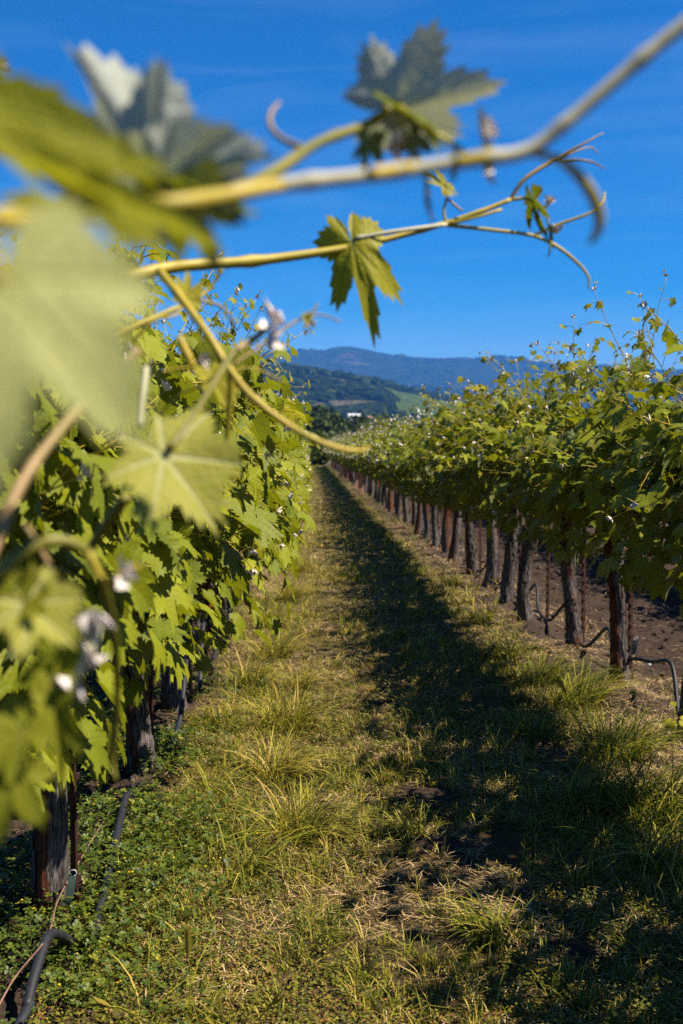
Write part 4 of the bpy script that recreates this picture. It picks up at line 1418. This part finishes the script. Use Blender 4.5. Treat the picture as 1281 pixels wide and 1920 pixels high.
# barley-like seed heads
def seed_head(px, py, px2, py2, d, label):
    a0, a1 = at(px, py, d), at(px2, py2, d - 0.05)
    root = empty('wild_barley', (a0.x, a0.y, a0.z), label, 'wild barley', 'wild barley heads at the clover edge')
    v = np.array(a1 - a0)
    st, hd = Acc(), Acc()
    st.add(*tube(smooth_path([[0, 0, 0], v * 0.5 + [0.004, 0, 0.004], v * 0.72], 10), [0.0011] * 10, 4), tint=0.55)
    u = v / np.linalg.norm(v); L = np.linalg.norm(v) * 0.30
    for k in range(22):
        f = k / 22
        o = v * 0.70 + u * L * f
        for s in (-1, 1):
            sd = np.cross(u, [0.3 * s, -1, 0.2]) * s; sd /= np.linalg.norm(sd)
            tipv = o + u * 0.026 + sd * 0.009
            w_ = np.cross(u, sd) * 0.0012
            hd.add([o - w_, o + w_, o + u * 0.008 + sd * 0.004, tipv], [[0, 1, 2], [0, 2, 3], [1, 3, 2]], tint=0.72)
    obj('stalk', st.mesh('stalk', M['grass']), root); obj('seed_head', hd.mesh('seed_head', M['grass'], False), root)


seed_head(355, 1915, 352, 1745, 2.55, 'upright green barley head at the bottom edge of the clover')
seed_head(480, 1915, 522, 1872, 2.45, 'small barley head leaning out of the clover towards the path')
seed_head(260, 1905, 185, 1880, 2.5, 'pale barley head lying flat on the clover')

# young vine sucker by the tilled soil, half in the picture
r = empty('vine_sucker', at(1262, 1352, 4.75), 'small bright vine seedling sprouting from the soil at the picture edge', 'vine seedling')
b = Acc(); b.add(*tube([[0, 0, -0.06], [0.004, 0, 0.03], [0.0, 0, 0.075]], [0.003, 0.0025, 0.0015], 5))
obj('stem', b.mesh('stem', M['cane']), r)
for lp, tp, nr, s in (((-.015, -.02, .0), (-.4, 0, -.6), (-.2, -.8, .5), .042), ((.035, -.02, .005), (.6, 0, -.4), (.3, -.7, .6), .04), ((.0, -.01, .07), (-.1, 0, .5), (.1, -.8, .3), .02)):
    place_leaf(obj('leaf', ME_YOUNG[1], r), lp, tp, nr, s)

# ------------------------------------------------------------------ trees and houses beyond the rows


def crown_mesh(seed, w_, h_, n, size, mat):
    q = np.random.default_rng(seed)
    a = Acc()
    cs = [(q.normal(0, w_ * 0.28), q.normal(0, w_ * 0.28), h_ * q.uniform(0.3, 0.85), w_ * q.uniform(0.22, 0.42)) for _ in range(9)]
    for k in range(n):
        c = cs[q.integers(len(cs))]
        d = q.normal(0, 1, 3); d /= np.linalg.norm(d)
        p = np.array(c[:3]) + d * c[3] * q.uniform(0.6, 1.05) * [1, 1, 0.85]
        nrm = d + q.normal(0, 0.6, 3); nrm /= np.linalg.norm(nrm)
        u = np.cross(nrm, q.normal(0, 1, 3)); u /= np.linalg.norm(u); v = np.cross(nrm, u)
        s = size * q.uniform(0.6, 1.3)
        a.add([p - u * s, p + v * s * .6, p + u * s, p - v * s * .6 + nrm * s * .2], [[0, 1, 2], [0, 2, 3]], tint=float(q.random()))
    return a.mesh('crown', mat, False)


M['tree'] = tint_material('tree_leaves', [(0.0, (0.014, 0.024, 0.008)), (0.6, (0.032, 0.05, 0.013)), (1.0, (0.07, 0.085, 0.025))], 0.8, 0.15, 0.1)
M['tree2'] = tint_material('greyish_tree_leaves', [(0.0, (0.035, 0.05, 0.022)), (0.6, (0.065, 0.085, 0.035)), (1.0, (0.10, 0.12, 0.055))], 0.8, 0.15, 0.1)
TR = [(548, 132, 7, 6.0, 0, 'dark tree half hidden behind the clover row at its far end'),
      (592, 140, 8, 5.0, 0, 'broad dark tree closing the far end of the path'),
      (590, 78, 3.0, 1.5, 2, 'low yellow-green bush at the very end of the path'),
      (604, 112, 3.6, 2.2, 1, 'low greyish bush in front of the broad dark tree'),
      (622, 150, 6, 4.0, 0, 'small dark tree beside the broad one at the path end'),
      (655, 155, 6, 4.6, 0, 'dark tree partly behind the far end of the tilled-side row'),
      (690, 170, 8, 4.8, 0, 'dark tree showing only its top over the far vines'),
      (500, 150, 9, 6.5, 0, 'dark tree behind the leaves of the clover row')]
for k, (px, d, w_, h_, mt, lab) in enumerate(TR):
    p = at(px, 837, d)
    r = empty('tree', (p.x, p.y, 0), lab, 'tree', 'trees beyond the far end of the rows')
    P = [[0, 0, -0.3], [0.05, 0, h_ * .3], [-0.1, 0.1, h_ * .6]]
    b = Acc(); b.add(*tube(P, [0.03 * h_, 0.022 * h_, 0.01 * h_], 7))
    for s in (-1, 1):
        b.add(*tube([P[1], [s * w_ * .15, s * .1, h_ * .5], [s * w_ * .28, 0, h_ * .68]], [.016 * h_, .01 * h_, .004 * h_], 5))
    obj('trunk', b.mesh('trunk', M['bark']), r)
    obj('crown', crown_mesh(500 + k, w_, h_, 1500, 0.34, [M['tree'], M['tree2'], M['clover']][mt]), r)

M['plaster'] = noisy_material('pale_plaster', (0.62, 0.60, 0.57), (0.70, 0.68, 0.65), 0.8, 0.9, 0.05, 0.01)
M['roof1'] = noisy_material('grey_roof', (0.34, 0.33, 0.34), (0.44, 0.43, 0.44), 1.5, 0.9, 0.2, 0.02)
M['roof2'] = noisy_material('tiled_roof', (0.30, 0.16, 0.12), (0.40, 0.22, 0.17), 1.5, 0.9, 0.2, 0.02)
M['pane'] = noisy_material('dark_pane', (0.02, 0.025, 0.03), (0.04, 0.05, 0.06), 1.0, 0.15, 0.0, 0.01, spec=0.5)


def house(px, py, d, L, Wd, H, roof, label, yaw):
    p = at(px, py, d)
    r = empty('house', (p.x, p.y, p.z - H * 0.5), label, 'house', 'pale houses at the foot of the hill')
    r.rotation_euler = (0, 0, yaw)
    a = Acc()
    V = [[sx * L / 2, sy * Wd / 2, z] for z in (-1.0, H) for sx, sy in ((-1, -1), (1, -1), (1, 1), (-1, 1))] + [[-L / 2, 0, H + Wd * .3], [L / 2, 0, H + Wd * .3]]
    a.add(V, [[0, 1, 5, 4], [1, 2, 6, 5], [2, 3, 7, 6], [3, 0, 4, 7]]); a.add(V, [[4, 7, 8], [5, 9, 6]])
    obj('wall', a.mesh('wall', M['plaster'], False), r)
    b = Acc()
    e = 0.5
    for s in (-1, 1):
        V = [[-L / 2 - e, s * (Wd / 2 + e), H - .3 + dz] for dz in (0.12, .37)] + [[L / 2 + e, s * (Wd / 2 + e), H - .3 + dz] for dz in (0.12, .37)] + \
            [[-L / 2 - e, 0, H + Wd * .3 + dz] for dz in (.03, .3)] + [[L / 2 + e, 0, H + Wd * .3 + dz] for dz in (.03, .3)]
        b.add(V, [[0, 2, 6, 4], [1, 5, 7, 3], [0, 1, 3, 2], [0, 4, 5, 1], [2, 3, 7, 6]])
    obj('roof', b.mesh('roof', roof, False), r)
    for k in range(3):
        c = Acc(); x = (k - 1) * L * .28
        V = [[x + sx * .6, -Wd / 2 - .04 + dy, 1.3 + z] for dy in (0, .06) for sx, z in ((-1, 0), (1, 0), (1, 1.2), (-1, 1.2))]
        c.add(V, [[0, 1, 2, 3], [0, 4, 5, 1], [1, 5, 6, 2], [2, 6, 7, 3], [3, 7, 4, 0]])
        obj('window', c.mesh('window', M['pane'], False), r)


house(664, 786, 640, 6.5, 5.0, 2.8, M['roof1'], 'small white house at the foot of the wooded hill', R(12))
house(696, 788, 655, 3.6, 3.5, 2.2, M['roof2'], 'smaller pinkish-roofed house beside the white house', R(-20))

# ------------------------------------------------------------------ shoots reaching across the view, close to the lens
G_S = 'vine shoots reaching out over the path close by'


def shoot(name, origin, label, cat='vine shoot'):
    o = at(*origin)
    return empty(name, o, label, cat, G_S)


def rod(root, name, pts, px_w, mat, n=28, k=8):
    """pts: (column, row, depth); px_w: apparent thickness at both ends (or one per point)"""
    P = np.array([list(at(*p) - root.location) for p in pts])
    W = np.interp(np.linspace(0, 1, n), np.linspace(0, 1, len(px_w)), px_w)
    D = smooth_path([(p[2], 0, 0) for p in pts], n)[:, 0]
    a = Acc()
    rad = 0.5 * W / F_PX * D
    if name == 'cane':
        tt = np.linspace(0, 1, n)
        for tn_ in np.arange(0.09, 1.0, 0.19):
            rad = rad * (1 + 0.30 * np.exp(-((tt - tn_) / 0.014) ** 2))
    a.add(*tube(smooth_path(P, n), rad, k))
    return obj(name, a.mesh(name, M[mat]), root)


def fleaf(root, base, tip, normal, size_px, tmpl, mat, sx=1.0, name='leaf', curl=0.0):
    """one leaf: base pixel + depth, tip direction and normal as right / up / towards camera; size: length from petiole to tip in px"""
    V, T, U = HI[tmpl]
    V = V.copy(); V[:, 0] *= sx
    if curl:
        V[:, 2] += curl * np.abs(V[:, 0]) ** 1.3
    me = make_mesh(name, V, T, M[mat], U, np.full(len(V), (hash(name) % 7) * 0.0 + 0.3))
    o = obj(name, me, root)
    place_leaf(o, at(*base) - root.location, cvec(*tip), cvec(*normal), size_px / F_PX * base[2])
    return o


def buds(root, px, py, d, s_px, tip=(0.3, 0.6, 0.2), k=0):
    o = obj('shoot_tip', ME_TIP[k], root)
    o.location = at(px, py, d) - root.location
    s = s_px / F_PX * d / 0.022
    o.scale = (s, s, s)
    o.rotation_euler = cvec(*tip).to_track_quat('Z', 'Y').to_euler()
    return o


# 1 the sharp shoot that crosses the sky and ends in tendrils
s = shoot('vine_shoot', (300, 505, 1.22), 'sharp yellow-green vine shoot crossing the sky with forked tendrils and one hanging serrated leaf')
rod(s, 'cane', [(120, 560, 1.12), (300, 505, 1.2), (480, 489, 1.26), (640, 467, 1.3), (740, 445, 1.32), (830, 420, 1.34), (900, 397, 1.35), (958, 374, 1.36)], [24, 23, 19, 15, 11, 10, 9, 8], 'cane', 44)
rod(s, 'petiole', [(666, 447, 1.30), (740, 434, 1.31), (838, 421, 1.34)], [9, 8, 8], 'pale_cane', 16)
rod(s, 'tendril', [(955, 376, 1.36), (985, 335, 1.36), (1040, 300, 1.37), (1090, 272, 1.37), (1131, 249, 1.38)], [7, 8, 8, 5, 2], 'tendril')
rod(s, 'tendril', [(1040, 302, 1.37), (1085, 300, 1.36), (1113, 305, 1.36), (1134, 316, 1.35)], [6, 5, 4, 2], 'tendril', 16)
rod(s, 'tendril', [(1048, 298, 1.37), (1090, 280, 1.38), (1110, 277, 1.39), (1122, 289, 1.39)], [4, 3, 3, 2], 'tendril', 16)
rod(s, 'tendril', [(838, 422, 1.34), (920, 431, 1.35), (1000, 442, 1.36), (1050, 466, 1.36), (1090, 500, 1.37), (1104, 522, 1.37), (1103, 541, 1.37)], [8, 7, 7, 7, 6, 5, 3], 'cane')
rod(s, 'tendril', [(1000, 442, 1.36), (1050, 420, 1.36), (1105, 400, 1.36), (1130, 380, 1.37), (1134, 360, 1.38)], [6, 6, 5, 5, 3], 'cane', 20)
rod(s, 'tendril', [(842, 420, 1.34), (890, 408, 1.34), (940, 393, 1.35)], [6, 5, 6], 'cane', 10)
rod(s, 'petiole', [(836, 418, 1.34), (832, 395, 1.34), (838, 370, 1.34), (838, 345, 1.34)], [6, 5, 5, 4], 'cane', 12)
rod(s, 'petiole', [(838, 372, 1.34), (852, 384, 1.34), (868, 396, 1.34)], [5, 5, 4], 'tendril', 8)
rod(s, 'petiole', [(958, 374, 1.36), (985, 372, 1.36), (1000, 378, 1.36)], [7, 6, 5], 'cane', 10)
fleaf(s, (660, 456, 1.30), (0.26, -1, 0.1), (0.05, 0.22, 0.95), 192, 1, 'young', 0.52, curl=-0.25)
fleaf(s, (836, 352, 1.34), (-0.85, 0.75, 0.1), (0.35, 0.35, 0.8), 62, 3, 'young', 0.45)
fleaf(s, (1000, 374, 1.36), (0.35, -1, 0), (-0.85, -0.1, 0.5), 78, 3, 'leaf', 0.55)
buds(s, 1034, 382, 1.36, 26, (0.1, 1, 0.3), 1)
buds(s, 1042, 440, 1.36, 32, (0.05, 1, 0.3), 2)
buds(s, 1018, 388, 1.36, 18, (0.6, -0.2, 0.3), 3)
rod(s, 'petiole', [(1006, 380, 1.36), (1024, 405, 1.36), (1032, 440, 1.36), (1030, 480, 1.36)], [4, 4, 5, 2], 'tendril', 12)
fleaf(s, (1032, 440, 1.36), (-.1, -1, 0), (.9, .1, .4), 46, 3, 'leaf', 0.35)

# 2 thick pale cane close to the lens, rising out of the picture
s = shoot('vine_shoot', (300, 385, 0.5), 'thick blurred pale cane rising to the upper picture border')
rod(s, 'cane', [(-60, 420, 0.40), (150, 395, 0.44), (300, 384, 0.43), (425, 366, 0.455), (528, 347, 0.477)], [44, 38, 32, 30, 29], 'cane', 26, 10)
rod(s, 'cane', [(520, 348, 0.476), (600, 338, 0.483), (680, 330, 0.49), (800, 313, 0.50), (900, 298, 0.505), (988, 283, 0.51), (1060, 231, 0.51), (1150, 155, 0.51), (1230, 88, 0.51), (1330, 10, 0.51)],
    [29, 28, 27, 26, 26, 28, 26, 27, 29, 30], 'pale_cane', 50, 10)
rod(s, 'tendril', [(985, 285, 0.51), (1050, 300, 0.52), (1098, 345, 0.53), (1122, 395, 0.54), (1122, 430, 0.545), (1106, 456, 0.55)], [14, 17, 22, 22, 18, 10], 'cane', 24, 8)
# node scales give the cane its yellow patches
rod(s, 'node', [(690, 329, 0.489), (740, 321, 0.495), (772, 316, 0.497)], [30, 31, 27], 'cane', 10, 10)
rod(s, 'node', [(850, 306, 0.502), (905, 297, 0.505), (935, 293, 0.507)], [27, 29, 27], 'cane', 10, 10)

# 3 upper branch with the big grey-backed leaf
s = shoot('vine_shoot', (520, 320, 0.62), 'blurred olive branch carrying the grey-backed leaf high in the sky')
rod(s, 'cane', [(300, 408, 0.50), (420, 368, 0.55), (520, 318, 0.60), (600, 266, 0.64), (690, 232, 0.68), (745, 192, 0.70)], [28, 26, 24, 20, 18, 15], 'olive', 34, 10)
rod(s, 'tendril', [(570, 278, 0.63), (532, 262, 0.64), (508, 238, 0.66), (508, 212, 0.67), (524, 192, 0.68)], [13, 12, 11, 9, 6], 'tendril', 20)
# grey underside of the leaf faces the lens; its dark front half folds down
fleaf(s, (738, 203, 0.70), (0.96, 0.24, 0.10), (0.02, 0.62, -0.78), 205, 5, 'felt_leaf', 0.80)
fleaf(s, (750, 205, 0.69), (0.80, -0.55, 0.2), (0.45, 0.85, 0.15), 140, 1, 'leaf', 0.9)
fleaf(s, (690, 262, 0.70), (-0.35, -0.9, 0.1), (0.5, 0.15, -0.8), 62, 2, 'leaf', 0.8)
fleaf(s, (770, 260, 0.70), (0.4, -0.75, 0.1), (0.7, 0.1, -0.5), 90, 3, 'leaf', 0.7)
rod(s, 'petiole', [(745, 195, 0.70), (790, 235, 0.69), (850, 270, 0.69), (885, 300, 0.69)], [13, 11, 10, 8], 'cane', 14)
fleaf(s, (850, 300, 0.69), (0.3, -0.9, 0.1), (0.9, 0.0, 0.3), 62, 3, 'leaf', 0.5)
rod(s, 'tendril', [(790, 300, 0.70), (800, 345, 0.70), (802, 380, 0.70), (812, 420, 0.70)], [6, 9, 11, 3], 'tendril', 14)
for k, (bx_, by_, sz) in enumerate(((724, 278, 50), (905, 258, 62), (912, 290, 40), (908, 328, 46))):
    buds(s, bx_, by_, 0.69, sz, (0.6, 0.5, 0.3), k)

# 4 the fan leaves against the sky and the huge blurred ones at the lens
s = shoot('vine_shoot', (280, 350, 0.5), 'blurred grey fan-shaped leaves standing against the sky behind the thick cane')
rod(s, 'petiole', [(283, 385, 0.50), (270, 345, 0.50), (262, 320, 0.50)], [30, 28, 26], 'cane', 10, 8)
fleaf(s, (280, 340, 0.50), (-0.46, 0.95, -0.1), (0.42, 0.22, -0.88), 285, 4, 'felt_leaf', 0.64)

fleaf(s, (312, 340, 0.50), (0.95, 0.30, 0.0), (-0.10, 0.70, -0.70), 205, 4, 'felt_leaf', 0.62)
fleaf(s, (300, 352, 0.49), (0.95, -0.28, 0.2), (0.15, 0.85, 0.30), 205, 2, 'leaf', 0.7)
s = shoot('vine_shoot', (330, 400, 0.46), 'dark shaded blurred leaf hanging under the thick cane')
fleaf(s, (345, 372, 0.47), (0.40, -0.85, -0.1), (0.25, 0.35, -0.85), 150, 2, 'leaf', 0.85)
rod(s, 'petiole', [(300, 388, 0.46), (322, 380, 0.465), (345, 374, 0.47)], [26, 24, 20], 'cane', 8, 8)
s = shoot('vine_shoot', (60, 300, 0.36), 'broad blurred olive leaf sloping down from the picture edge to the thick cane')
fleaf(s, (-90, 190, 0.37), (0.82, -0.58, 0.1), (0.35, 0.55, 0.55), 470, 2, 'near_leaf', 0.42)
fleaf(s, (20, 300, 0.38), (0.93, -0.42, 0.0), (0.20, 0.70, 0.60), 430, 2, 'near_leaf', 0.36)
fleaf(s, (120, 390, 0.40), (0.97, 0.05, 0.0), (0.10, 0.85, 0.45), 300, 0, 'near_leaf', 0.40)
rod(s, 'petiole', [(-160, 130, 0.36), (-90, 190, 0.37)], [30, 26], 'cane', 6, 8)
s = shoot('vine_shoot', (-40, 640, 0.30), 'huge pale blurred leaf filling the picture edge right before the lens')
fleaf(s, (0, 515, 0.24), (-0.14, -1.0, 0.05), (0.42, 0.30, 0.85), 450, 0, 'pale_leaf', 0.95)
rod(s, 'petiole', [(-80, 470, 0.24), (0, 515, 0.24)], [40, 36], 'cane', 6, 8)

# 5 long tendril sweeping down to the path's vanishing end
s = shoot('vine_shoot', (300, 508, 0.95), 'long yellow tendril curving down across the view to the far end of the path')
rod(s, 'cane', [(298, 506, 0.98), (340, 560, 0.96), (390, 628, 0.94), (425, 685, 0.93), (470, 742, 0.92), (530, 790, 0.92), (590, 825, 0.92), (640, 842, 0.93), (675, 845, 0.94), (695, 838, 0.95)],
    [15, 15, 15, 14, 14, 13, 13, 11, 8, 3], 'cane', 60, 8)
rod(s, 'tendril', [(430, 685, 0.93), (432, 740, 0.94), (426, 820, 0.95), (422, 890, 0.96)], [12, 12, 11, 8], 'cane', 20)
s = shoot('vine_shoot', (200, 640, 1.05), 'thin forked shoot between the huge pale leaf and the long tendril')
rod(s, 'cane', [(60, 690, 1.0), (190, 642, 1.03), (270, 604, 1.05), (350, 570, 1.08), (372, 560, 1.09)], [12, 11, 10, 9, 9], 'cane', 24, 7)
rod(s, 'tendril', [(370, 561, 1.09), (395, 538, 1.1), (418, 505, 1.1)], [8, 7, 6], 'cane', 10)
rod(s, 'tendril', [(366, 562, 1.09), (405, 570, 1.1), (432, 592, 1.1), (440, 620, 1.11)], [6, 6, 5, 3], 'tendril', 14)

for k, pts in enumerate(([(250, 640, 1.0), (290, 600, 1.0), (330, 590, 1.01), (350, 560, 1.02)], [(418, 690, 0.98), (380, 720, 0.98), (330, 745, 0.99), (290, 790, 1.0)],
                         [(300, 700, 1.02), (350, 690, 1.02), (400, 705, 1.02), (470, 690, 1.03), (540, 720, 1.04)], [(430, 690, 0.95), (500, 640, 0.97), (560, 600, 0.99), (600, 590, 1.0), (640, 604, 1.0)],
                         [(560, 600, 0.99), (585, 585, 0.99), (598, 568, 0.99)])):
    rod(s, 'tendril', pts, [6, 6, 5, 3], 'cane' if k != 3 else 'tendril', 18, 6)
fleaf(s, (575, 597, 0.99), (0.4, -0.8, 0.2), (0.5, 0.2, 0.7), 34, 3, 'young', 0.6)
fleaf(s, (350, 560, 1.02), (0.2, 0.9, 0.1), (0.4, 0.2, 0.8), 60, 2, 'young', 0.7)
fleaf(s, (400, 705, 1.02), (0.3, -0.9, 0.1), (0.4, 0.4, 0.8), 70, 2, 'young', 0.8)
buds(s, 582, 606, 0.99, 20, (0.6, -0.4, 0.3), 1)
# 6 blurred orange cane by the picture edge
s = shoot('vine_shoot', (60, 870, 0.62), 'blurred orange-yellow cane arching up along the huge pale leaf')
rod(s, 'cane', [(-40, 1080, 0.56), (0, 1000, 0.58), (28, 930, 0.59), (70, 860, 0.61), (140, 775, 0.64), (200, 715, 0.67), (262, 655, 0.70)], [24, 23, 22, 21, 19, 17, 14], 'tendril', 40, 8)
rod(s, 'tendril', [(48, 985, 0.66), (90, 1055, 0.66), (112, 1100, 0.66)], [12, 11, 6], 'tendril', 12)

# 7 the pale veined leaf hanging before the left row
s = shoot('vine_shoot', (330, 840, 0.80), 'pale veined leaf hanging on a dark stem before the clover row')
rod(s, 'petiole', [(440, 655, 0.86), (400, 720, 0.84), (355, 790, 0.82), (318, 842, 0.80)], [14, 15, 16, 16], 'olive', 20)
rod(s, 'petiole', [(505, 612, 0.88), (470, 640, 0.87), (440, 658, 0.86)], [12, 13, 16], 'tendril', 10)
fleaf(s, (308, 852, 0.80), (0.62, -0.72, 0.12), (0.30, 0.42, 0.80), 165, 6, 'veined_leaf', 1.05)
rod(s, 'cane', [(238, 930, 0.86), (205, 975, 0.87), (165, 1035, 0.88)], [20, 20, 18], 'olive', 12)
rod(s, 'petiole', [(275, 690, 0.88), (270, 740, 0.86), (264, 800, 0.84)], [13, 13, 11], 'pale_cane', 12)
fleaf(s, (236, 700, 0.88), (0.35, -1, 0), (0.75, 0.25, 0.4), 78, 3, 'leaf', 0.5)
rod(s, 'petiole', [(335, 632, 0.88), (352, 668, 0.88), (362, 690, 0.88)], [15, 18, 10], 'cane', 10)
buds(s, 512, 612, 0.88, 58, (0.5, 0.6, 0.5), 1)
buds(s, 498, 640, 0.87, 52, (0.8, -0.3, 0.4), 2)
buds(s, 372, 672, 0.88, 34, (0.8, 0.2, 0.4), 0)

# 8 low cluster by the picture edge
s = shoot('vine_shoot', (100, 1030, 0.66), 'blurred arching stem with felted white buds and drooping leaves low at the picture edge')
rod(s, 'cane', [(-40, 1110, 0.62), (0, 1072, 0.63), (45, 1034, 0.64), (105, 1014, 0.65), (155, 1030, 0.66), (186, 1075, 0.67), (208, 1150, 0.70), (219, 1240, 0.74), (219, 1340, 0.78), (210, 1420, 0.8), (218, 1465, 0.8)],
    [26, 25, 24, 23, 21, 18, 15, 14, 13, 12, 6], 'olive', 60, 8)
rod(s, 'petiole', [(165, 1036, 0.66), (195, 1090, 0.665), (230, 1075, 0.67), (262, 1062, 0.67)], [15, 14, 12, 8], 'cane', 14)
rod(s, 'petiole', [(185, 1160, 0.66), (172, 1210, 0.655), (150, 1260, 0.65), (130, 1290, 0.65)], [22, 22, 20, 12], 'pale_cane', 14)
rod(s, 'petiole', [(140, 1180, 0.65), (90, 1150, 0.64), (50, 1130, 0.63)], [15, 15, 13], 'cane', 10)
fleaf(s, (48, 1132, 0.62), (0.75, -0.65, 0.0), (0.15, 0.55, 0.75), 118, 6, 'veined_leaf', 1.0)
fleaf(s, (45, 1130, 0.62), (-0.75, -0.75, 0.0), (-0.2, 0.45, 0.75), 115, 2, 'near_leaf', 0.8)
fleaf(s, (52, 1128, 0.63), (0.35, 0.95, 0.0), (0.30, 0.10, -0.85), 85, 0, 'near_leaf', 0.75)
fleaf(s, (150, 1150, 0.66), (-0.40, 0.9, 0.1), (0.6, 0.1, -0.6), 80, 0, 'near_leaf', 0.5)
fleaf(s, (100, 1310, 0.64), (0.08, -1, 0.0), (0.25, 0.30, 0.8), 170, 2, 'near_leaf', 0.36)
fleaf(s, (40, 1370, 0.62), (-0.5, -0.85, 0.0), (0.1, 0.5, 0.8), 150, 2, 'near_leaf', 0.6)
fleaf(s, (20, 1450, 0.62), (-0.2, -1, 0.0), (0.2, 0.3, 0.85), 140, 1, 'near_leaf', 0.8)
fleaf(s, (110, 1215, 0.66), (0.1, -0.95, 0.2), (0.5, -0.2, 0.5), 120, 0, 'leaf', 0.8)
buds(s, 178, 1140, 0.655, 62, (-0.5, -0.6, 0.4), 0)
buds(s, 232, 1088, 0.665, 60, (0.8, 0.6, 0.3), 1)
buds(s, 170, 1250, 0.65, 54, (0.6, 0.6, 0.3), 2)
buds(s, 140, 1275, 0.65, 66, (-0.7, -0.6, 0.3), 3)
# 9 tip peeping in at the upper picture edge
s = shoot('vine_shoot', (-20, 150, 0.95), 'tiny shoot tip peeping in at the upper picture edge')
rod(s, 'cane', [(-60, 175, 0.95), (-20, 150, 0.95), (6, 128, 0.95)], [8, 7, 4], 'cane', 10)
buds(s, 0, 128, 0.95, 30, (0.3, 0.8, 0.3), 0)
rod(s, 'tendril', [(-10, 140, 0.95), (8, 145, 0.95), (22, 158, 0.95)], [4, 3, 2], 'tendril', 8)

# ------------------------------------------------------------------ air
hm = bpy.data.materials.new('haze')
hm.use_nodes = True
hn = hm.node_tree
for n_ in list(hn.nodes):
    if n_.type != 'OUTPUT_MATERIAL': hn.nodes.remove(n_)
vp = hn.nodes.new('ShaderNodeVolumePrincipled')
vp.inputs['Color'].default_value = (0.10, 0.38, 1.0, 1)
vp.inputs['Density'].default_value = 0.00012
vp.inputs['Anisotropy'].default_value = 0.0
hn.links.new(vp.outputs[0], hn.nodes['Material Output'].inputs['Volume'])
X0, X1, Y0, Y1, Z0, Z1 = -9600, 9600, -600, 12600, -30, 620
V = [[x, y, z] for z in (Z0, Z1) for x, y in ((X0, Y0), (X1, Y0), (X1, Y1), (X0, Y1))]
tag(obj('haze', make_mesh('haze', V, [[3, 2, 1, 0], [0, 1, 5, 4], [1, 2, 6, 5], [2, 3, 7, 6], [3, 0, 4, 7], [4, 5, 6, 7]], hm, smooth=False)), 'thin blue daylight haze', None, None, 'stuff')
